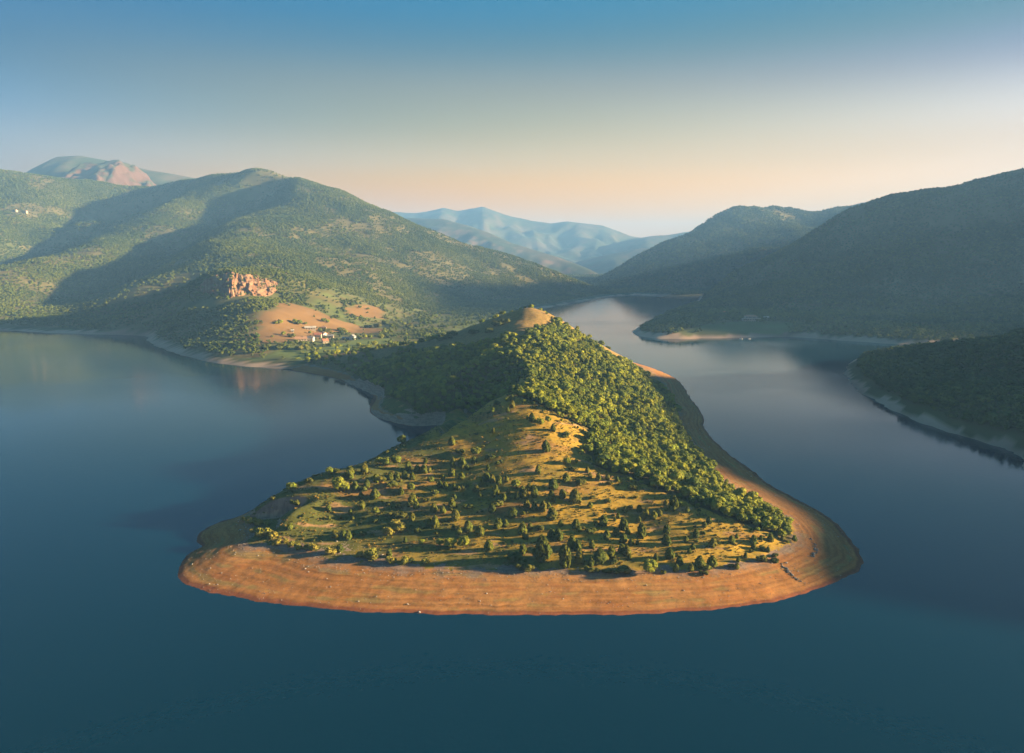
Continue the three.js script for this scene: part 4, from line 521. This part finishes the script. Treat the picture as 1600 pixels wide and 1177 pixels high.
const rockRng = mulberry(77), rockWords = ['pale boulder at the waterline left of centre', 'white boulder at the top of the grey stone row', 'pale rock beside the lower end of the stone row', 'pale rock on the right beach', 'pale rock on the far strip of the right beach', 'pale rock by the water at the left end of the beach', 'pale rock in the middle of the front beach', 'pale rock below the stone row', 'pale rock on the front beach below the green corner', 'pale rock near the left point of the beach', 'pale rock by the water right of centre', 'pale rock on the front beach below the tall junipers', 'pale rock high on the left beach point', 'pale rock on the upper beach left of centre', 'pale rock on the upper beach at centre'];
rocks.forEach(([x, z], k) => { const t = part(numbered('beach_rock'), stoneShapes[k % 4], stonePaint[k < 2 ? 2 : k % 2 ? 0 : 2], scene), s = k < 2 ? 0.8 : 0.4 + 0.2 * rockRng(); t.position.set(x, peninsula.height(x, z) - 0.05, z); t.scale.set(s, s * 0.8, s); t.rotation.y = rockRng() * 6; t.userData = { label: rockWords[k], category: 'rock' }; });
for (const [line, label] of [[stonesA, 'row of grey stones running down the right beach'], [stonesB, 'curved heap of grey stones near the green tip of the meadow']]) {
  const t = new THREE.Group(); t.name = numbered('stone_row'); const [ox, oz] = line[0]; t.position.set(ox, 0, oz); t.userData = { label, category: 'stones' };
  for (let k = 0; k < 46; k++) { const f = rockRng() * (line.length - 1), i = Math.min(line.length - 2, Math.floor(f)), x = mix(line[i][0], line[i + 1][0], f - i) + (rockRng() - 0.5) * 1.4, z = mix(line[i][1], line[i + 1][1], f - i) + (rockRng() - 0.5) * 1.4, s = 0.3 + 0.5 * rockRng(), m = part('stone', stoneShapes[k % 4], stonePaint[k % 5 ? 1 : 0], t); m.position.set(x - ox, peninsula.height(x, z) - 0.05, z - oz); m.scale.setScalar(s); m.rotation.y = rockRng() * 6; }
  scene.add(t);
}
// the single junipers, trees and bushes of the meadow
const zone = (x, z) => z > -262 ? 'along the front meadow edge' : x > 62 ? 'on the golden right slope' : x < -62 && z < -322 ? 'on the left meadow rim' : x < -62 ? 'on the green left corner' : z < -345 ? 'on the bare upper slope' : z < -300 ? 'in the mid-meadow belt' : x < 0 ? 'on the shaded lower left meadow' : 'on the lower right-hand meadow';
const ones = ['first', 'second', 'third', 'fourth', 'fifth', 'sixth', 'seventh', 'eighth', 'ninth', 'tenth', 'eleventh', 'twelfth', 'thirteenth', 'fourteenth', 'fifteenth', 'sixteenth', 'seventeenth', 'eighteenth', 'nineteenth'], tens = { 2: 'twenty', 3: 'thirty', 4: 'forty' };
const ordinal = (n) => n < 20 ? ones[n - 1] : n % 10 ? tens[Math.floor(n / 10)] + '-' + ones[n % 10 - 1] : tens[Math.floor(n / 10)].replace('y', 'ieth');
let tall = 0;
const told = {};                                         // plants of one kind and one zone, told apart by their order from the left
for (const [x, z, h0, k] of [...plantSpots].sort((a, b) => a[0] / a[1] < b[0] / b[1] ? 1 : -1)) {
  const h = h0 * 0.95;
  if (k === 'T') { plant('juniper_tree', 'tall', peninsula, x, z, h, 0.85, ['tallest juniper of the meadow, broad and dark above the front beach', 'large full juniper just right of the tallest one above the beach', 'tall pointed juniper standing among smaller ones right of centre', 'tall slim juniper beside the strip of wood'][tall++], 'juniper'); continue; }
  if (k === 'J') { plant('juniper_tree', 'tall', peninsula, x, z, h, 1.0, 'lone dark round juniper high on the golden slope', 'juniper'); continue; }
  if (k === 'B') { plant('broadleaf_tree', 'broad', peninsula, x, z, h, 0.95, h > 7 ? 'bright yellow-green tree, the larger of the pair on the left meadow' : 'bright yellow-green tree, the smaller of the pair on the left meadow', 'tree'); continue; }
  const size = h < 4 ? 'small' : h < 5.6 ? 'medium' : 'large';
  const [name, kind, what, many, cat, width] = { j: ['juniper_tree', 'juniper', size + ' dark juniper', size + ' dark junipers', 'juniper', 0.95 + 0.3 * plantRng()], b: ['broadleaf_tree', 'broad', 'rounded yellow-green tree', 'rounded yellow-green trees', 'tree', 1.05 + 0.3 * plantRng()], s: ['low_shrub', 'shrub', 'low dark shrub', 'low dark shrubs', 'shrub', 1.1 + 0.5 * plantRng()], y: ['leafy_bush', 'bush', 'loose yellow-green bush', 'loose yellow-green bushes', 'bush', 1.0 + 0.4 * plantRng()] }[k];
  const where = zone(x, z), key = many + ' ' + where, n = told[key] = (told[key] ?? 0) + 1;
  plant(name, kind, peninsula, x, z, h, width, `${what}, ${ordinal(n)} from the left ${where}`, cat, key);
}
// scatter: positions with a least distance, weighted by a density function
function scatter(x0, x1, z0, z1, cell, seed, f) { const rng = mulberry(seed), out = []; for (let z = z0; z < z1; z += cell) for (let x = x0; x < x1; x += cell) { const px = x + rng() * cell, pz = z + rng() * cell, r = rng(); const q = f(px, pz, r, rng); if (q) out.push([px, pz, q, rng(), rng(), rng()]); } return out; }
function mass(name, geometries, material, places, ground, label, color, category = 'forest', pieces = 'trees') {   // uncountable plants: one InstancedMesh for each shape
  const sets = geometries.map(() => []); places.forEach((p, k) => sets[k % geometries.length].push(p));
  const M = new THREE.Matrix4(), Q = new THREE.Quaternion(), up = new THREE.Vector3(0, 1, 0), c = new THREE.Color();
  const whole = new THREE.Group(); whole.name = name; whole.userData = { kind: 'stuff', label, category }; scene.add(whole);
  geometries.forEach((g, n) => {
    if (!sets[n].length) return;
    const im = new THREE.InstancedMesh(g, material, sets[n].length);
    sets[n].forEach(([x, z, h, a, b, d], k) => { Q.setFromEuler(new THREE.Euler((b - 0.5) * 0.16, a * 6.283, (d - 0.5) * 0.16)); const w = h * (0.95 + 0.5 * b); im.setMatrixAt(k, M.compose(new THREE.Vector3(x, ground.height(x, z) - 0.06 * h, z), Q, new THREE.Vector3(w, h, w))); const t = color(x, z, b, d); im.setColorAt(k, c.setRGB(...t)); });
    im.name = pieces; im.castShadow = im.receiveShadow = true; im.userData.kind = 'stuff'; whole.add(im);
  });
}
const white = new THREE.MeshPhysicalMaterial({ vertexColors: true, roughness: 1, specularIntensity: 0.25 });
const stemmed = (g, k) => { const s = trunk(0.5, 0.03, 700 + k); tint(s, 0.9, 0.5, 0.8); const m = mergeGeometries([g, s]); return m; };
const woodShapes = [0, 1, 2, 3, 4].map((k) => stemmed(crown('broad', 600 + k, { lumps: 11, leaves: 480, leaf: 0.085 }), k));
const farShapes = [0, 1, 2, 3].map((k) => crown(k === 3 ? 'juniper' : 'broad', 800 + k, { lumps: 4, leaves: 26, leaf: 0.25 })).map((g) => { g.scale(1.35, 1, 1.35); return g; });
const leafTone = (x, z, b, d) => { const n = fbm(x / 28, z / 28, 2), t = smooth(-0.5, 0.6, n + (d - 0.5) * 1.1), k = 0.75 + 0.5 * b; return [k * mix(0.08, 0.17, t), k * mix(0.108, 0.185, t), k * mix(0.013, 0.015, t)]; };
{
  const wood = scatter(-200, 190, -860, -260, 2.9, 21, (x, z, r, rng) => {
    const lit = inside(forestLitPoly, x, z), dim = !lit && inside(forestShadePoly, x, z), h = peninsula.height(x, z);
    if (h < (x < -40 ? 6 : 4.2)) return 0;
    if (!(lit || dim)) { const d = z > -520 && x > -20 ? -signedDistance(forestLitPoly, x, z) : 99; return d < 9 && r < 0.3 * (1 - d / 9) ? 0.9 + 1.6 * rng() : 0; }   // scrubby margin
    return (r < 0.86 ? 1 : 0) * (2.4 + 2.2 * rng() + (rng() < 0.1 ? 2.4 : 0) + (noise(x / 16, z / 16) > 0.2 ? 1.2 : 0));
  });
  // the trees that stand nearest the viewer are told apart, the rest is one wood
  wood.sort((a, b) => b[1] - a[1]);
  const near = wood.filter(([x, z, h]) => z > -470 && h > 2.3).slice(0, 290), rest = wood.filter((p) => !near.includes(p));
  near.forEach(([x, z, h, a, b]) => { const low = z > -330; plant('oak_tree', 'oak', peninsula, x, z, h * 1.05, 1.1 + 0.25 * b, low ? 'rounded green tree in the narrow strip of wood behind the right beach' : 'rounded green tree at the near end of the wood on the sunlit flank', 'tree', low ? 'trees of the strip of wood behind the right beach' : 'trees at the near end of the sunlit wood'); });
  mass('ridge_wood', woodShapes, white, rest, peninsula, 'dense green wood covering both flanks of the wooded ridge', leafTone);
  // bushes along the crest and the neck behind the bare summit
  const neck = scatter(-262, 100, -970, -700, 8, 23, (x, z, r, rng) => { const h = peninsula.height(x, z); return h > 4 && r < 0.5 && !inside(forestLitPoly, x, z) && !inside(forestShadePoly, x, z) && (z < -735 || x < -80) && noise(x / 35, z / 35) > -0.12 ? 3 + 4 * rng() : 0; });
  mass('neck_wood', woodShapes, white, neck, peninsula, 'trees and hedges on the low neck behind the ridge', leafTone);
  [...summitTrees].filter((p) => p[1] > -900).sort((a, b) => a[0] / -a[1] - b[0] / -b[1]).forEach(([x, z], k) => plant('summit_bush', 'shrub', peninsula, x, z, 4 + 2 * plantRng(), 1.3, `dark bush, ${ordinal(k + 1)} from the left on the bare summit`, 'bush', 'bushes on the bare summit'));
}
// forests of the hills
const facing = (L, x, z) => { const [sx, sz] = slopeOf(L.full, x, z, L.full.step), h = L.height(x, z), k = -sx * (0 - x) + (120 - h) - sz * (0 - z); return k / Math.hypot(x, z) > -0.12; };
const hillTone = (x, z, b, d) => { const t = smooth(-0.5, 0.5, fbm(x / 170, z / 170, 3) + (d - 0.5) * 0.7), k = 0.86 + 0.28 * b; return [k * mix(0.045, 0.092, t), k * mix(0.068, 0.112, t), k * mix(0.013, 0.016, t)]; };
function hillForest(name, L, cell, size, seed, label, density) {
  const g = L.full, places = scatter(g.x0 + cell, g.x0 + (g.nx - 2) * g.step, g.z0 + cell, g.z0 + (g.nz - 2) * g.step, cell, seed, (x, z, r, rng) => {
    if (Math.abs(x) > -z * 0.86 + 120) return 0;
    const h = L.height(x, z); if (h < 5 || (L.dist && L.dist.at(x, z) < 12) || r > density(x, z, h) || !facing(L, x, z)) return 0;
    return size * (0.55 + 0.7 * rng()) * (1 + 0.5 * noise(x / 60, z / 60));
  });
  mass(name, farShapes, white, places, L, label, hillTone);
  return places.length;
}
const open = (x, z) => smooth(0.42, -0.05, fbm(x / 150, z / 150, 4) + 0.4 * fbm(x / 40, z / 40, 3));
const nearCliff = (x, z) => cliffBase.some(([bx, bz]) => Math.hypot(x - bx, z - bz - 8) < 15);   // scree below the cliff stays open
let count = 0;
count += hillForest('mountain_forest', mainland, 4.8, 4.4, 31, 'oak forest on the slopes of the left mountain', (x, z, h) => {
  const w = 14 * noise(x / 40, z / 40);
  if (x > -520 && x < -340 && z > -1190 && z < -1040 && nearCliff(x, z)) return 0;
  if (within(goldPolys, x + w, z + w)) return 0.012; if (inside(greenPoly, x, z)) return 0.004; if (within(brownPolys, x + w, z + w)) return 0.5; if (inside(scarPoly, x, z)) return 0.4;
  if (x > -340 && z > -1400 && h < 60) return 0.08 + 0.5 * smooth(0.05, 0.3, fbm(x / 50, z / 35, 3));
  const [sx, sz] = slopeOf(mainland.full, x, z, 9); if (Math.hypot(sx, sz) > 0.85) return 0.15;
  return 0.22 + 0.75 * open(x, z);
});
count += hillForest('right_mountain_forest', rightMountain, 5.2, 4.8, 32, 'forest on the shaded mountain at the right', (x, z, h) => inside(villaPoly, x, z) ? 0.02 : 0.35 + 0.65 * open(x, z));
count += hillForest('second_hill_forest', farRightHill, 8.5, 8, 33, 'forest on the second hill on the right', (x, z, h) => 0.35 + 0.65 * open(x, z));
count += hillForest('near_bank_forest', nearBank, 4.2, 5, 34, 'dark forest on the near right bank', () => 0.9);
{
  const rng = mulberry(61), ledges = [];
  for (let k = 0; k < 170; k++) { const f = rng() * (cliffTop.length - 1), i = Math.min(cliffTop.length - 2, Math.floor(f)), u = rng() < 0.5 ? 1 : 0.25 + 0.7 * rng(), t = f - i, B = [0, 1, 2].map((q) => mix(cliffBase[i][q], cliffBase[i + 1][q], t)), T = [0, 1, 2].map((q) => mix(cliffTop[i][q], cliffTop[i + 1][q], t)); ledges.push([mix(B[0], T[0], u) + 4 * rng(), mix(B[1], T[1], u ** 1.7) + 3 - 9 * (u === 1), 2.2 + 2.6 * rng(), rng(), rng(), rng(), mix(B[2] - 22, T[2], u ** 0.8)]); }
  const at = new Map(ledges.map((p) => [p[0] + ',' + p[1], p[6]]));
  mass('cliff_bushes', farShapes, white, ledges, { height: (x, z) => at.get(x + ',' + z) }, 'bushes on the ledges of the limestone cliff', hillTone, 'bushes', 'bushes');
}
// tussocks that roughen the meadow
{
  const tufts = scatter(-130, 150, -405, -240, 1.15, 41, (x, z, r, rng) => { const h = peninsula.height(x, z); return h > 5 && !woodAt(x, z) && r < 0.35 + 0.9 * noise(x / 6, z / 6) ? 0.3 + 0.6 * rng() * rng() : 0; });
  mass('meadow_tussocks', [0, 1, 2].map((k) => crown('shrub', 900 + k, { lumps: 2, detail: 0, leaves: 26, leaf: 0.4 })), white, tufts, peninsula, 'grass tussocks of the sloping meadow', (x, z, b, d) => { const t = smooth(-0.2, 0.5, noise(x / 22, z / 22) + d - 0.5); return [mix(0.09, 0.28, t), mix(0.09, 0.18, t), mix(0.025, 0.035, t)]; }, 'grass', 'tussocks');
}
// trees among the houses and fields of the village
const order = (list) => [...list].sort((a, b) => a[0] / -a[1] - b[0] / -b[1]);
order(villageTrees).forEach(([x, z], k) => {
  if (z < -1500) return;
  const [what, where, many] = z > -900 ? ['dark tree', 'in the hedges between village and shore', 'hedge trees by the shore'] : z < -1090 ? ['single tree', 'on the open slope behind the village', 'single trees behind the village'] : ['round tree', 'among the village houses', 'trees among the village houses'], n = told[many] = (told[many] ?? 0) + 1;
  plant('village_tree', k % 3 ? 'oak' : 'shrub', x > -130 && z > -800 ? peninsula : mainland, x, z, 4.5 + 3.5 * plantRng(), 1.2 + 0.4 * plantRng(), `${what}, ${ordinal(n)} from the left ${where}`, 'tree', many);
});
// low scrub between the junipers
{
  const scrub = scatter(-125, 140, -400, -245, 4, 47, (x, z, r, rng) => { const h = peninsula.height(x, z); return h > 5 && !woodAt(x, z) && r < 0.22 + 0.5 * noise(x / 25, z / 25) ? 0.6 + 0.9 * rng() * rng() : 0; });
  mass('meadow_scrub', shapes.shrub.slice(0, 3), white, scrub, peninsula, 'low scrub sprinkled over the meadow', (x, z, b, d) => { const t = smooth(-0.4, 0.5, noise(x / 20, z / 20) + d - 0.5); return [mix(0.06, 0.14, t), mix(0.075, 0.13, t), 0.017]; }, 'scrub', 'bushes');
}
// pebbles and stones strewn over the drawn-down shore
{
  const pebbles = scatter(-135, 165, -640, -222, 1.25, 43, (x, z, r, rng) => { const h = peninsula.height(x, z); if (h < 0.15 || h > 5) return 0; const band = h > 3.2 ? 0.5 : 0.07 + 0.5 * smooth(0.25, 0.45, noise(x / 25, h * 3)); return r < band ? 0.12 + 0.3 * rng() * rng() * rng() : 0; });
  mass('shore_pebbles', [0, 1, 2].map((k) => lump(0, 0.3, 0, 1, 0.6, 0.8, 0, 60 + k, 0.2, [1, 1, 1])), white, pebbles, peninsula, 'grey stones strewn over the bare shore', (x, z, b, d) => { const t = 0.16 + 0.22 * d; return [t * 1.1, t * 0.95, t * 0.82]; }, 'pebbles', 'pebbles');
}
renderer.render(scene, camera);
